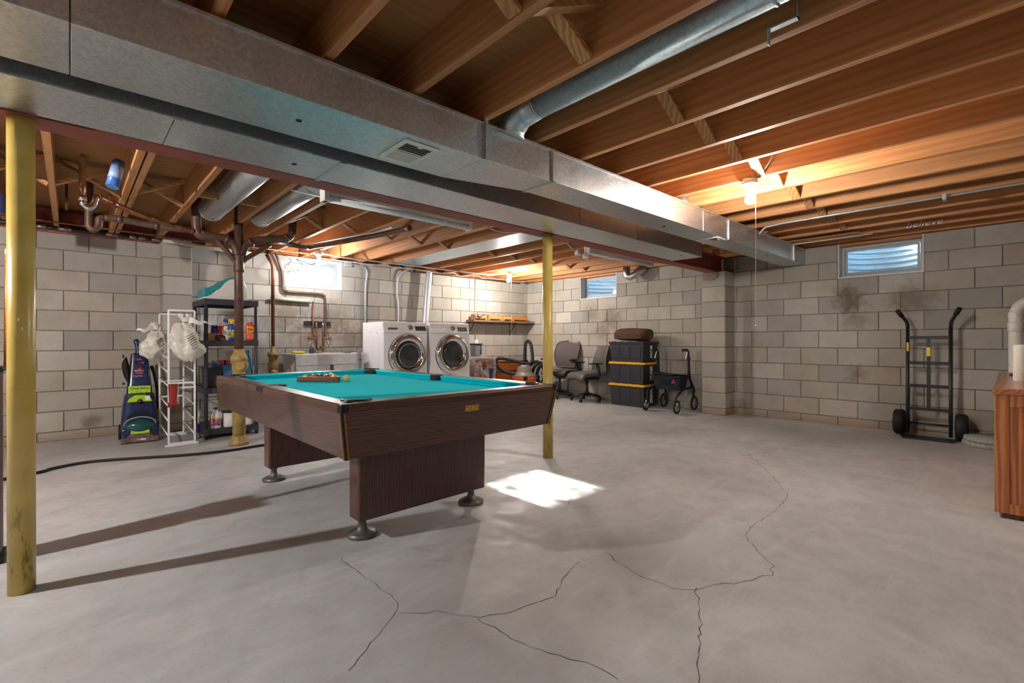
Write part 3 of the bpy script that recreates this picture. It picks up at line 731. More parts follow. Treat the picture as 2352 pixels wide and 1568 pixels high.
cd = pipe('copper_drain', 'copper drain pipe sloping from the traps to the waste stack', 'pipe', [(.149,4.6,2.06),(.242,4.7,2.047),(.486,4.9,2.015),(.808,5.1,2.002),(.909,5.1,1.994),(.975,5.115,1.985)], .022, 'copper_bright', rings=(1,2,3))
pipe('drain_run', 'brown waste pipe running under the joists behind the copper drain', 'pipe', [(.215,5.3,2.05),(.315,5.3,2.055),(.573,5.3,2.04),(.837,5.25,2.03)], .03, 'iron', rings=(1,2))
tp = pipe('chrome_trap', 'shiny chrome sink trap hanging below the floor boards', 'trap', [(.068,4.6,2.33),(.068,4.6,2.032),(.08,4.6,1.987),(.103,4.6,1.97),(.127,4.6,1.996),(.139,4.6,2.047),(.149,4.6,2.06)], .021, 'chrome', rings=(1,))
pipe('iron_trap', 'rusty iron trap hanging against the left wall', 'trap', [(.119,5.3,2.33),(.116,5.3,2.014),(.121,5.3,1.961),(.146,5.3,1.939),(.176,5.3,1.977),(.182,5.3,2.033),(.215,5.3,2.05)], .028, 'iron')
pipe('foam_sleeve', 'long pale foam sleeve on a pipe below the left joists', 'pipe', [(.735,6.28,2.085),(1.2,6.28,2.06),(1.62,6.28,2.045)], .023, 'foam', sub=0)
wp = thing('wrapped_pipe', 'pipe wrapped in black and silver tape along the left wall top', 'pipe', (-.6, 6.45, 2.115))
px = 0; cols = [('black',.36),('steel',.07),('black',.08),('steel',.1),('black',.26),('steel',.1),('black',.09),('steel',.06),('black',.02),('steel',.06),('black',.05),('steel',.08),('black',.03)]
for m_, l_ in cols:
    obj('wrap' , MB().tube([(px,0,0), (px+l_,0,-.002)], .02, 10), M[m_], wp); px += l_
pipe('copper_line', 'thin copper water line along the left joists', 'pipe', [(-.5,6.1,2.11),(.4,6.1,2.10),(.9,6.1,2.09),(2.2,6.1,2.10)], .009, 'copper', sub=0, n=8)
for i, (x_, y_) in enumerate(((-.02, 5.4), (.24, 5.0))):
    pipe('copper_stub', ('thin dark water riser left of the chrome trap', 'thin dark water riser right of the chrome trap')[i], 'pipe', [(x_, y_, ZS), (x_, y_, 2.09)], .009, 'copper', sub=0, n=8)
# riser with yellow clean-out beside the tub
rs = thing('copper_riser', 'tall copper pipe standing on a yellow clean-out by the laundry tub', 'pipe', (1.84, 6.3, 0))
obj('riser', MB().tube([(-.075,0,2.07), (-.01,0,1.96), (0,0,1.90), (0,0,.9)], .021, 14), M['copper'], rs)
obj('cleanout', MB().lathe([(.05, 0), (.05, .62), (.06, .63), (.06, .72), (.05, .73), (.05, .80), (.065, .805), (.065, .845), (.03, .86), (.026, .92), (.021, .93)], 20), M['yellow_dirty'], rs)
obj('cleanout_plug', MB().lathe([(.04, 0), (.042, .07), (.046, .075), (.046, .09), (.015, .092), (.015, .1)], 18, T(.02, -.02, .60) @ RZ(-.5) @ RX(PI/2)), M['yellow_dirty'], rs)
pipe('drain_run', 'dark sloping drain pipe under the joists left of the window', 'pipe', [(1.47,5.2,2.03),(1.72,5.5,2.075),(1.98,5.6,2.08),(2.08,5.6,2.10),(2.35,4.6,2.105),(2.42,4.05,2.10)], .026, 'iron', rings=(5,))
pipe('conduit', 'steel conduit strapped beneath the joists above the dark drain', 'conduit', [(1.9,5.9,2.115),(2.3,4.5,2.118),(2.33,4.2,2.118)], .010, 'conduit', sub=0, n=8)
pipe('supply_pipe', 'grey pipe looping under the window above the tub', 'pipe', [(1.92,6.5,2.15),(2.02,6.53,1.9),(2.025,6.53,1.70),(2.05,6.53,1.65),(2.1,6.53,1.645),(2.5,6.53,1.64),(2.55,6.53,1.62),(2.575,6.53,1.57),(2.575,6.53,1.15),(2.56,6.5,1.09),(2.53,6.46,1.075)], .017, 'iron', sub=2)
wl_ = thing('tub_plumbing', 'brass faucet risers with red valve handles behind the laundry tub', 'plumbing', (2.47, 6.45, 0))
ob = Vector((2.47, 6.45, 0))
obj('backboard', MB().box(-.17, .19, .09, .11, 1.21, 1.265), M['black'], wl_)
for sx_ in (-.04, .045):
    obj('riser', MB().tube([(sx_,0,1.245), (sx_,0,.86)], .011, 10), M['copper'], wl_)
    obj('air_chamber', MB().tube([(sx_,0,1.17), (sx_,0,1.245)], .014, 12), M['steel'], wl_)
    s2 = -1 if sx_ < 0 else 1
    obj('valve', MB().tube([(sx_,0,1.025), (sx_+s2*.08,0,1.03)], .011, 10).sphere((sx_+s2*.065,0,1.03), .02, 12), M['brass'], wl_)
    obj('valve_handle', MB().torus((sx_+s2*.105,-.005,1.032), .022, .006, 'x', 14, 6).tube([(sx_+s2*.08,0,1.03), (sx_+s2*.108,0,1.032)], .006, 8), M['red_steel'], wl_)
    obj('supply_hose', MB().tube([(sx_+s2*.065,-.01,1.01), (sx_+s2*.07,-.02,.95), (sx_+s2*(.03 if s2 < 0 else .14),-.03,.89), (sx_+(.0 if s2 < 0 else .25),-.03,.845), (sx_+(.02 if s2 < 0 else .40),.0,.85), (sx_+(.03 if s2 < 0 else .5),.0,.90)], .011, 10, sub=4), M['steel'], wl_)
obj('spout', MB().tube([(-.04,0,.89), (.045,0,.89)], .014, 10).tube([(.0,0,.89), (.0,-.05,.915), (.0,-.12,.91), (.0,-.15,.885)], .010, 10, sub=3), M['brass'], wl_)
obj('copper_tail', MB().tube([(-.065,.05,1.53), (-.065,.05,1.11), (-.05,.03,1.06), (-.04,.0,1.05)], .012, 10), M['copper'], wl_)
pipe('foam_sleeve', 'short pale foam sleeve on the wall left of the tub plumbing', 'pipe', [(1.88,6.52,1.545),(2.37,6.52,1.535)], .024, 'foam', sub=0)
# conduits on the laundry wall
pipe('conduit', 'steel conduit dropping behind the washer left side', 'conduit', [(2.95,6.54,2.10),(3.06,6.54,2.10),(3.15,6.54,2.09),(3.205,6.54,2.02),(3.187,6.548,1.83),(3.179,6.55,1.5),(3.179,6.55,1.0)], .012, 'conduit', sub=3, n=8)
o = obj('junction_box', MB().box(0, .1, 0, .05, 0, .06), M['conduit'], None, .004, (2.86, 6.515, 2.06)); tag(o, 'small steel junction box right of the laundry window', 'junction box')
pipe('conduit', 'steel conduit curving down behind the washer right side', 'conduit', [(3.94,6.5,2.12),(3.79,6.52,2.08),(3.71,6.54,1.97),(3.703,6.55,1.69),(3.726,6.55,1.55),(3.72,6.55,1.0)], .012, 'conduit', sub=3, n=8)
pipe('conduit', 'thin conduit running down to the light switch by the wood shelf', 'conduit', [(5.266,6.555,2.09),(5.263,6.555,.95)], .009, 'conduit', sub=0, n=8)
sw = thing('light_switch', 'cream switch box on the wall below the wood shelf', 'switch', (5.28, 6.565, .95))
obj('box', MB().box(-.035, .035, -.03, 0, -.06, .06), M['white_plastic'], sw, .004); obj('toggle', MB().box(-.005, .005, -.04, -.03, -.012, .012), M['white_plastic'], sw)
pipe('conduit', 'long conduit under the joists from the laundry bulb to the far bulb', 'conduit', [(2.33,6.03,2.115),(2.6,6.15,2.115),(5.2,6.1,2.115),(5.235,5.72,2.10)], .010, 'conduit', sub=0, n=8)
pipe('conduit', 'short conduit along the joist ends above the washer', 'conduit', [(2.45,6.42,2.112),(3.9,6.42,2.112),(3.95,6.52,2.10)], .010, 'conduit', sub=0, n=8)
pipe('gas_pipe', 'black pipe along the wall top above washer and shelf', 'pipe', [(3.78,6.54,2.10),(6.35,6.54,2.10)], .013, 'iron', sub=0, n=8)
pipe('conduit', 'bluish conduit crossing below the joists near the right wall', 'conduit', [(4.985,1.72,2.05),(4.985,1.66,2.11),(4.98,1.5,2.118),(4.975,-.9,2.118)], .011, 'conduit', sub=0, n=8)
o = obj('conduit_hanger', MB().box(-.03, .05, -.012, .012, -.045, .0), M['conduit'], None, .003, (4.96, .36, 2.128)); tag(o, 'small bright bracket on the bluish ceiling conduit', 'bracket')
pipe('cable', 'cream cable drooping from the beam left of the slim post', 'cable', [(2.35,2.88,2.0),(2.40,2.92,1.985),(2.47,2.95,1.94),(2.62,2.95,1.915),(2.80,2.9,1.93),(2.9,2.85,1.99)], .006, 'cable', n=6)
pipe('cable', 'cream cable sagging above the first fluorescent light', 'cable', [(1.70,2.85,1.99),(1.8,2.9,1.975),(1.95,2.88,1.965),(2.06,2.85,1.975)], .005, 'cable', n=6)
pk = pipe('cable', 'cream cable with a plug drooping to the second fluorescent light', 'cable', [(3.40,2.88,1.99),(3.46,2.93,1.955),(3.56,2.95,1.91),(3.68,2.95,1.86),(3.74,2.95,1.845)], .006, 'cable', n=6)
obj('plug', MB().box(.24, .29, .05, .09, -.15, -.10).box(.36, .42, .05, .085, -.17, -.12), M['white_plastic'], pk, .006)
random.seed(11)
pts = [(2.9+.12*i, 6.3+.06*math.sin(i*1.3), 2.105-.022*abs(math.sin(i*.9))) for i in range(30)]
pipe('cable', 'thin cream cable stapled loosely along the joists above the washer', 'cable', pts, .0045, 'cable', sub=2, n=6)
vp = thing('dryer_vent', 'ribbed silver vent hose rising behind the dryer', 'vent hose', (4.16, 6.42, 1.0))
pr_ = []; rr_ = []
for i in range(120):
    t_ = i/119; pr_.append((-.05+.11*t_, .02*math.sin(t_*2), t_*1.1)); rr_.append(.047+.006*(i % 2))
obj('hose', MB().tube(pr_, rr_, 16), M['vent_silver'], vp)
pipe('wire_coil', 'thin loop of wire hanging by the laundry window', 'wire', [(1.90,6.3,2.128),(1.99,6.3,2.07),(2.06,6.3,2.02),(1.98,6.3,1.93),(2.08,6.3,1.86),(2.2,6.3,1.97),(2.12,6.3,2.05),(2.3,6.3,2.0),(2.38,6.3,2.05),(2.33,6.3,2.10),(2.288,6.3,2.128)], .004, 'black', n=6)

# ================================================================== lamps
def bulb(x, y, label, zend=None, wi=0):
    b = thing('bare_bulb', label, 'ceiling light', (x, y, 0), group='bare bulb lights under the joists')
    obj('ceiling_box', MB().lathe([(.05, ZJ-.001), (.05, ZJ-.03), (.046, ZJ-.032)], 20), M['galv_dull'], b)
    obj('lamp_holder', MB().lathe([(.03, ZJ-.028), (.054, ZJ-.032), (.058, ZJ-.045), (.03, ZJ-.052), (.026, ZJ-.075), (.021, ZJ-.08), (.0205, ZJ-.095)], 24), M['white_plastic'], b)
    zc = ZJ-.148
    prof = [(.001, zc-.032)] + [(.032*math.sin(a), zc-.032*math.cos(a)) for a in [PI*k/14 for k in range(1, 11)]] + [(.017, zc+.042), (.0155, zc+.055)]
    obj('glass_bulb', MB().lathe(prof, 20), M['bulb%d' % wi], b)
    if zend is not None:
        obj('pull_cord', MB().tube([(.028,-.02,ZJ-.055), (.036,-.026,ZJ-.07), (.036,-.026,zend)], .0022, 6).sphere((.036,-.026,zend), .006, 8), M['string'], b)
    return b
bulb(3.475, 1.26, 'lit bare bulb with a long pull cord nearest the camera', 1.10)
bulb(5.235, 5.651, 'lit bare bulb with a pull cord in the far corner', 1.0, 1)
bulb(2.29, 6.0, 'lit bare bulb in front of the laundry window', None, 2)
bulb(-1.6, 3.12, 'lit bare bulb beyond the beam left of the thick post, outside the picture', None, 3)
pipe('cable', 'grey cable arching from the joist to the nearest bulb', 'cable', [(3.475,1.225,2.128),(3.45,1.16,2.16),(3.44,1.1,2.24),(3.44,1.08,2.33)], .006, 'conduit', n=6)
def fluor(x0, x1, label, y_=2.935, z_=1.87, lit=False):
    f_ = thing('fluorescent_light', label, 'strip light', (x0, y_, z_), group='fluorescent strip lights'); L_ = x1-x0
    obj('channel', MB().box(0, L_, -.03, .03, .042, .085), M['white_plastic'], f_)
    obj('tube', MB().tube([(.03,0,.018), (L_-.02,0,.018)], .022, 16), M['fill_tube' if lit else 'tube_white'], f_)
    for a in (.0, L_-.03):
        obj('end_holder', MB().box(a, a+.03, -.028, .028, -.005, .05), M['white_plastic'], f_, .003)
        obj('lamp_cap', MB().tube([(a+(.03 if a < .1 else -.012),0,.02), (a+(.042 if a < .1 else 0),0,.02)], .0195, 16), M['green'], f_)
    zb = .13 if not lit else .085
    obj('bracket', MB().box(-.012, .02, -.05, .03, -.005, zb), M['white_plastic'], f_, .003)
    obj('bracket', MB().box(L_-.03, L_-.01, -.1, .02, .0 if lit else .086, .085 if lit else .2), M['white_plastic'], f_, .003)
fluor(1.15, 2.31, 'unlit fluorescent strip light left of the slim post'); fluor(3.80, 5.03, 'unlit fluorescent strip light right of the slim post')
# added fill lights shaped as strips, unseen behind the camera, to brighten the room
fluor(-1.9, -.7, 'added fill strip light, unseen behind the camera on the left', -.3, 2.044, True)
fluor(.2, 1.4, 'added fill strip light, unseen behind the camera in the middle', -1.7, 2.044, True)
fluor(2.6, 3.8, 'added fill strip light, unseen behind the camera on the right', -1.9, 2.044, True)
# bits under the joists at right
random.seed(5)
for i, (y0_, y1_, x_, m_) in enumerate(((1.1,2.5,6.02,'strut'),(1.14,2.5,6.09,'joist'),(1.2,2.45,6.16,'strut'),(1.12,2.4,6.23,'joist'))):
    o = obj('spare_board', MB().box(-.03, .03, 0, y1_-y0_, 0, .012), M[m_], None, loc=(x_, y0_, ZJ-.0135)); tag(o, ['pale thin board tucked under the joists, farthest from the right wall','orange thin board under the joists beside the pale one','third thin board under the joists above the wide window','thin board under the joists nearest the right wall'][i], 'board', 'spare boards stored under the joists')
ls = pipe('rod', 'white rod lying along the boards under the right joists', 'rod', [(6.10,1.0,2.105),(6.13,2.3,2.105)], .006, 'pvc', sub=0, n=8)
gv = thing('green_valve', 'greenish brass valve in the far ceiling corner', 'valve', (6.36, 6.4, 2.08)); obj('body', MB().cyl((0,0,0), (0,0,.06), .018, n=12).sphere((0,0,.03), .026, 12), M['brass'], gv)
bs = thing('word_sign', 'small silver wire word sign reading believe on a joist', 'sign', (6.17+.037-.045, .60, ZJ+.022)); 
text('lettering', 'believe', .09, FACE_NX, M['vent_silver'], bs, .003, shear=.25, sx=1.1)
can = thing('blue_can', 'blue cylindrical can wedged beside the doubled joist', 'can', (.20, 4.0, 2.0))
obj('can_body', MB().tube([(0,0,0), (.036,.03,.17)], .035, 18), plain('blue_can_mat', srgb(70,118,190), .35), can)
obj('can_top', MB().tube([(.036,.03,.17), (.038,.032,.182)], .031, 18), plain('blue_lid_mat', srgb(30,84,110), .35), can)
obj('can_label', MB().tube([(.012,.01,.055), (.029,.024,.135)], .0358, 18), plain('pale_label_mat', srgb(150,176,214), .4), can)
# ================================================================== pool table
def mat_lam(name, axis):
    return wood(name, srgb(122,76,58), srgb(86,52,43), srgb(38,22,20), axis, .32, sc_=4.0, coat=.35, knots=False, fine=2.0, rnd=0, wm=.25)
M['lam_x'] = mat_lam('dark_walnut_laminate_x_mat', 'x'); M['lam_y'] = mat_lam('dark_walnut_laminate_y_mat', 'y'); M['lam_z'] = mat_lam('dark_walnut_laminate_z_mat', 'z')
def mat_cloth(name, c):
    t = NT(name); v = t.tc(); n = t.noise(v, 420, 3); n2 = t.noise(v, 7, 3)
    cc = t.mix(t.rng(n, .3, .7, 0, .25), c, tuple(x*.6 for x in c[:3])+(1,)); cc = t.mix(t.rng(n2, .4, .7, 0, .15), cc, tuple(x*.75 for x in c[:3])+(1,))
    t.col(cc); t.set(Roughness=.95, Specular_IOR_Level=.1, Sheen_Weight=.0); t.bump(n, .2, .001); return t.m
M['cloth'] = mat_cloth('teal_felt_mat', srgb(0,212,228))
M['gold'] = plain('gold_plate_mat', srgb(190,146,76), .35, .7, var=.25, scale=90)
M['oak_strip'] = plain('gold_corner_strip_mat', srgb(150,104,44), .4, .4)
pt = thing('pool_table', 'pool table with teal cloth and dark walnut laminate sides', 'pool table', (1.464, 2.998, 0))
HX, HY = .627, 1.092              # apron bottom half sizes
OX, OY = .662, 1.128              # outer top half sizes
ZA0, ZA1, ZR = .50, .705, .738    # apron bottom, apron top, rail top
IX, IY = .545, 1.008              # cushion nose half sizes (play area)
CL = .700                         # cloth height
# aprons: sloped boards, each its own part
def apron(side):
    m = MB(); t_ = .02
    if side in 'NF':
        s_ = -1 if side == 'N' else 1
        o = [(-HX+.004, s_*HY, ZA0), (HX-.004, s_*HY, ZA0), (OX-.006, s_*OY, ZA1), (-OX+.006, s_*OY, ZA1)]
        i_ = [(x, y-s_*t_, z) for x, y, z in o]
    else:
        s_ = -1 if side == 'L' else 1
        o = [(s_*HX, -HY+.004, ZA0), (s_*HX, HY-.004, ZA0), (s_*OX, OY-.006, ZA1), (s_*OX, -OY+.006, ZA1)]
        i_ = [(x-s_*t_, y, z) for x, y, z in o]
    m._add(o+i_, [(0,1,2,3),(7,6,5,4),(0,4,5,1),(1,5,6,2),(2,6,7,3),(3,7,4,0)]); return m
for sd_ in 'NF': obj('apron_board', apron(sd_), M['lam_x'], pt, .002)
for sd_ in 'LR': obj('apron_board', apron(sd_), M['lam_y'], pt, .002)
# top rails with bullnose outer edge
def rail(a, b, axis, s_):
    prof = [(.0, ZR-.036), (.0, ZR-.012), (.004, ZR-.004), (.012, ZR), (.075, ZR), (.088, ZR-.002), (.088, ZR-.036)]
    m = MB(); n = len(prof); P_ = []
    for e in (a, b):
        for d, z in prof:
            P_.append((e, s_*(OY-d), z) if axis == 'x' else (s_*(OX-d), e, z))
    m._add(P_, [list(range(n)), [n+i for i in range(n)][::-1]] + [(i, (i+1) % n, n+(i+1) % n, n+i) for i in range(n)]); return m
g = .035
for s_ in (-1, 1): obj('rail', rail(-OX+g, OX-g, 'x', s_), M['lam_x'], pt)
for s_ in (-1, 1):
    obj('rail', rail(-OY+g, -.062, 'y', s_), M['lam_y'], pt); obj('rail', rail(.062, OY-g, 'y', s_), M['lam_y'], pt)
# corners: small black caps, pocket cups with lips
M['casting'] = plain('black_casting_mat', srgb(26,24,24), .3, .1, var=.1)
for sx_ in (-1, 1):
    for sy_ in (-1, 1):
        poly = [(OX-g, OY), (OX-.012, OY), (OX-.003, OY-.003), (OX, OY-.012), (OX, OY-g), (OX-.03, OY-g-.004), (OX-g-.004, OY-.03)]
        m = MB(); m.prism([(sx_*a, sy_*b) for a, b in poly], ZR-.036, ZR+.0008); obj('corner_cap', m, M['casting'], pt, .003)
        m = MB(); m.prism([(sx_*a, sy_*b) for a, b in ((OX-g, OY-.006), (OX-.006, OY-g), (OX-.088, OY-g-.012), (OX-.115, OY-.088), (OX-g-.012, OY-.088))], ZR-.036, ZR-.0005); obj('corner_block', m, M['lam_x'], pt)
        c0 = Vector((sx_*(HX-.002), sy_*(HY-.002), ZA0)); c1 = Vector((sx_*(OX-.004), sy_*(OY-.004), ZA1-.006))
        o = MB().bar(c0+Vector((sx_*.002, -sy_*.010, 0)), c1+Vector((sx_*.002, -sy_*.010, 0)), .008, .010, (0, 1, 0))
        o2 = MB().bar(c0+Vector((-sx_*.010, sy_*.002, 0)), c1+Vector((-sx_*.010, sy_*.002, 0)), .008, .010, (0, 1, 0))
        obj('corner_strip', o, M['oak_strip'], pt); obj('corner_strip', o2, M['oak_strip'], pt)
        obj('corner_gap', MB().bar(c0, c1, .010, .010, (0, 1, 0)), M['casting'], pt)
        pc_ = (sx_*(OX-.125), sy_*(OY-.125))
        obj('pocket', MB().lathe([(.055, ZR-.004), (.055, ZR-.03), (.05, .64), (.001, .635)], 24, T(pc_[0], pc_[1], 0)), M['rubber'], pt)
        a0 = math.atan2(sy_, sx_)
        obj('pocket_lip', MB().tube([(pc_[0]+.064*math.cos(a0+t_), pc_[1]+.064*math.sin(a0+t_), ZR+.001) for t_ in [(-1.75+3.5*k/16) for k in range(17)]], .006, 6), M['casting'], pt)
for sx_ in (-1, 1):
    obj('side_casting', MB().prism(rrect(sx_*OX-.0 if sx_ < 0 else OX-.088, -OX+.088 if sx_ < 0 else OX, -.06, .06, .012), ZR-.04, ZR+.001), M['casting'], pt, .003)
    obj('pocket', MB().lathe([(.05, ZR+.0015), (.048, ZR-.03), (.044, .64), (.001, .635)], 24, T(sx_*(OX-.098), 0, 0)), M['rubber'], pt)
# slate bed with cloth, cushions
obj('bed', MB().box(-OX+.04, OX-.04, -OY+.04, OY-.04, CL-.05, CL), M['cloth'], pt)
def cushion(a, b, axis, s_, I, O):
    prof = [(O, CL), (O, ZR-.002), (I+.012, ZR-.004), (I, ZR-.012), (I+.014, CL+.012), (I+.02, CL)]
    n = len(prof); m = MB(); P_ = []
    for e, sh in ((a, 1), (b, -1)):
        for d, z in prof:
            k = (O-d)*.75*sh
            P_.append((e+k, s_*d, z) if axis == 'x' else (s_*d, e+k, z))
    m._add(P_, [list(range(n)), [n+i for i in range(n)][::-1]] + [(i, (i+1) % n, n+(i+1) % n, n+i) for i in range(n)]); return m
for s_ in (-1, 1):
    obj('cushion', cushion(-IX+.02, IX-.02, 'x', s_, IY, OY-.086), M['cloth'], pt)
    obj('cushion', cushion(-IY+.02, -.055, 'y', s_, IX, OX-.086), M['cloth'], pt); obj('cushion', cushion(.055, IY-.02, 'y', s_, IX, OX-.086), M['cloth'], pt)
obj('underframe', MB().box(-HX+.03, HX-.03, -HY+.03, HY-.03, ZA0+.01, ZA0+.03), M['lam_y'], pt)
# pedestal legs with levelling feet
M['foot'] = plain('grey_cast_foot_mat', srgb(112,108,104), .45, .5, var=.1)
for yc, xo in ((-.735, -.024), (.615, -.05)):
    lg = obj('leg_panel', MB().box(xo-.405, xo+.41, yc-.058, yc+.058, .10, ZA0+.012), M['lam_z'], pt, .014, seg=3)
    for fx in (-.345, .365):
        obj('levelling_foot', MB().lathe([(.075, 0), (.078, .012), (.06, .024), (.028, .034), (.022, .05), (.018, .075), (.026, .08), (.026, .098), (.012, .102)], 24, T(xo+fx, yc+(.03 if yc < 0 else .03), 0)), M['foot'], lg)
pl = obj('name_plate', MB().box(-.044, .046, -.004, 0, -.017, .017, T(.022, -(HY+.024), .658) @ RX(.17)), M['gold'], pt, .002)
# rack and balls
ang = math.atan2(3.359-3.553, 1.406-1.207)
RX0 = Vector((1.207, 3.553, CL+.0)); ud = Vector((math.cos(ang), math.sin(ang), 0)); vd = Vector((-math.sin(ang), math.cos(ang), 0))
rk = thing('ball_rack', 'triangular wooden ball rack on the teal cloth', 'ball rack', RX0, ang)
M['rackwood'] = wood('rack_wood_mat', srgb(150,92,54), srgb(120,68,40), srgb(80,42,26), 'x', .4, sc_=3, knots=False)
BR = .0262; side = .292
A, B, C_ = Vector((-.008,0,0)), Vector((side+.008,0,0)), Vector((side/2, side*math.sqrt(3)/2+.02, 0))
for p_, q_ in ((A, B), (B, C_), (C_, A)):
    obj('rack_side', MB().bar(p_+Vector((0,0,.021)), q_+Vector((0,0,.021)), .012, .036), M['rackwood'], rk, .003)
BC = [('yellow',(226,172,36),0),('blue',(32,58,150),0),('red',(188,34,38),0),('purple',(84,44,110),0),('orange',(214,104,34),0),('green',(24,92,62),0),('maroon',(112,30,36),0),('black',(24,24,26),0),
      ('yellow',(226,172,36),1),('blue',(32,58,150),1),('red',(188,34,38),1),('purple',(84,44,110),1),('orange',(214,104,34),1),('green',(24,92,62),1),('maroon',(112,30,36),1)]
order = [12, 4, 5, 2, 8, 6, 7, 14, 0, 10, 1, 13, 3, 9, 11]
i = 0; ball_me = {}
for row in range(5):
    for k in range(5-row):
        nm, c, stp = BC[order[i]]; i += 1
        lx = .010+BR+row*BR+k*2*BR+.004; ly = .011+BR+row*BR*math.sqrt(3)
        p_ = RX0+ud*lx+vd*ly+Vector((0,0,BR))
        o = obj('billiard_ball', MB().sphere((0,0,0), BR, 20), mat_stripe_ball('ball_%s_%d_mat' % (nm, stp), srgb(*c), stp), None, loc=p_)
        o.rotation_euler = (random.uniform(0, 3), random.uniform(0, 3), random.uniform(0, 3))
        tag(o, ('%s striped pool ball' if stp else 'solid %s pool ball') % nm + ' in the wooden rack', 'pool ball', 'pool balls in the rack')
o = obj('cue_ball', MB().sphere((0,0,0), BR, 24), plain('cue_ball_mat', srgb(222,196,130), .1, var=.04), None, loc=RX0+ud*(side+.028+BR)+vd*.02+Vector((0,0,BR))); tag(o, 'cream cue ball beside the right corner of the rack', 'cue ball')

# ================================================================== laundry
M['dark_glass'] = plain('dark_glass_mat', srgb(66,68,72), .08, .3, var=.12, coat=.6)
M['panel_dark'] = plain('display_panel_mat', srgb(62,62,64), .2, var=.08)
M['ink'] = plain('dark_print_mat', srgb(70,70,74), .5); M['ink_white'] = plain('white_print_mat', srgb(236,236,236), .5)
def laundry(name, label, x0, x1, washer):
    W_ = x1-x0; r = thing(name, label, name.replace('_', ' '), (x0, 5.6, 0)); H_ = 1.25; D_ = .59
    obj('pedestal', MB().box(0, W_, .01, D_, 0, .28), M['white'], r, .008)
    obj('cabinet', MB().box(0, W_, .012, D_, .285, H_-.002), M['white'], r, .012, seg=3)
    # front fascia: lower panel and tilted control panel
    obj('front_panel', MB().box(.004, W_-.004, -.006, .016, .30, H_-.155), M['white'], r, .006)
    m = MB(); n = 10
    a = [(.004, -.008, H_-.15), (W_-.004, -.008, H_-.15), (W_-.004, .03, H_-.004), (.004, .03, H_-.004), (.004, .06, H_-.15), (W_-.004, .06, H_-.15), (W_-.004, .06, H_-.001), (.004, .06, H_-.001)]
    m._add(a, [(0,1,2,3),(7,6,5,4),(0,4,5,1),(1,5,6,2),(2,6,7,3),(3,7,4,0)])
    cp = obj('control_panel', m, M['white'], r, .008, seg=3)
    tilt = T(0, -.009, H_-.15) @ RX(PI/2-.254)
    kx = .60*W_ if washer else .56*W_
    kb = MB().lathe([(.040, 0), (.040, .012), (.034, .02)], 28, tilt @ T(kx, .075, 0)); obj('dial_ring', kb, M['chrome'], cp)
    obj('dial', MB().lathe([(.029, .012), (.028, .034), (.024, .038)], 28, tilt @ T(kx, .075, 0)), M['steel'], cp)
    dx0 = .73*W_ if washer else .70*W_
    obj('display', MB().prism([(dx0, .035), (dx0+.17, .035), (dx0+.15, .118), (dx0-.012, .118)], .0005, .004, tilt), M['panel_dark'], cp, .002)
    for i in range(3):
        for j in range(4): obj('button', MB().box(dx0+.02+.034*j, dx0+.034+.034*j, .05+.02*i, .056+.02*i, .004, .0052, tilt), M['ink_white'] if not washer else M['steel'], cp)
    text('brand', 'SAMSUNG', .022, tilt @ T(.13, .118 if washer else .112, .001), M['ink'], cp, .0005)
    if washer: obj('drawer_grip', MB().prism(rrect(.07, .215, .045, .072, .012), .0005, .0035, tilt), M['steel'], cp)
    else: obj('drawer_line', MB().box(.04, .27, .018, .0195, .0005, .002, tilt), M['ink'], cp)
    # round chrome door
    cz = .80; cx = W_*.535; R_ = .285
    F = T(cx, -.007, cz) @ RX(PI/2)
    d = obj('door_ring', MB().lathe([(R_, 0), (R_+.003, .02), (R_-.012, .045), (R_-.04, .056), (R_-.075, .05), (R_-.095, .03), (R_-.10, .02)], 56, F), M['chrome'], r)
    obj('gasket_ring', MB().lathe([(R_+.006, .0), (R_+.006, .008), (R_-.002, .01)], 56, F), M['ink'], d)
    obj('glass', MB().lathe([(R_-.10, .022), (R_-.13, .034), (.08, .044), (.001, .046)], 48, F), M['dark_glass'], d)
    if washer:
        obj('drum_ring', MB().torus((cx, -.007-.041, cz), .155, .006, 'y', 40, 6), M['steel'], d)
    obj('side_emboss', MB().tube([(-.001, .12, .4), (-.001, .12, 1.1), (-.001, .15, 1.13), (-.001, .17, 1.1)], .003, 6).tube([(-.001, .3, .4), (-.001, .3, 1.1), (-.001, .33, 1.13), (-.001, .35, 1.1)], .003, 6), M['white'], r)
    for i in range(4): obj('foot', MB().cyl((.05 if i % 2 else W_-.05, .06 if i < 2 else D_-.06, -.0), (.05 if i % 2 else W_-.05, .06 if i < 2 else D_-.06, .004), .02, n=10), M['rubber'], r)
laundry('washing_machine', 'white front-loading washing machine with visible drum', 2.965, 3.635, True)
laundry('tumble_dryer', 'white front-loading dryer to the right of the washer', 3.685, 4.385, False)
M['tub'] = plain('laundry_tub_mat', srgb(206,206,208), .5, var=.05, scale=18)
tb = thing('laundry_tub', 'pale grey double laundry tub left of the washer', 'laundry tub', (2.0, 5.95, 0))
W_, D_ = .90, .56; zt = .835
rim = MB()
for q in ((0, W_, 0, .05), (0, W_, D_-.06, D_), (0, .045, .05, D_-.06), (W_-.045, W_, .05, D_-.06), (W_/2-.02, W_/2+.02, .05, D_-.06)): rim.box(q[0], q[1], q[2], q[3], zt-.035, zt)
obj('rim', rim, M['tub'], tb, .006)
for a, b in ((.0, W_/2-.004), (W_/2+.004, W_)):
    m = MB(); t_ = .012
    o_ = (a+.03, b-.03, .04, D_-.04); tp_ = (a+.01, b-.01, .015, D_-.02)
    m.taper(o_, tp_, .42, zt-.03); obj('basin', m, M['tub'], tb, .01)
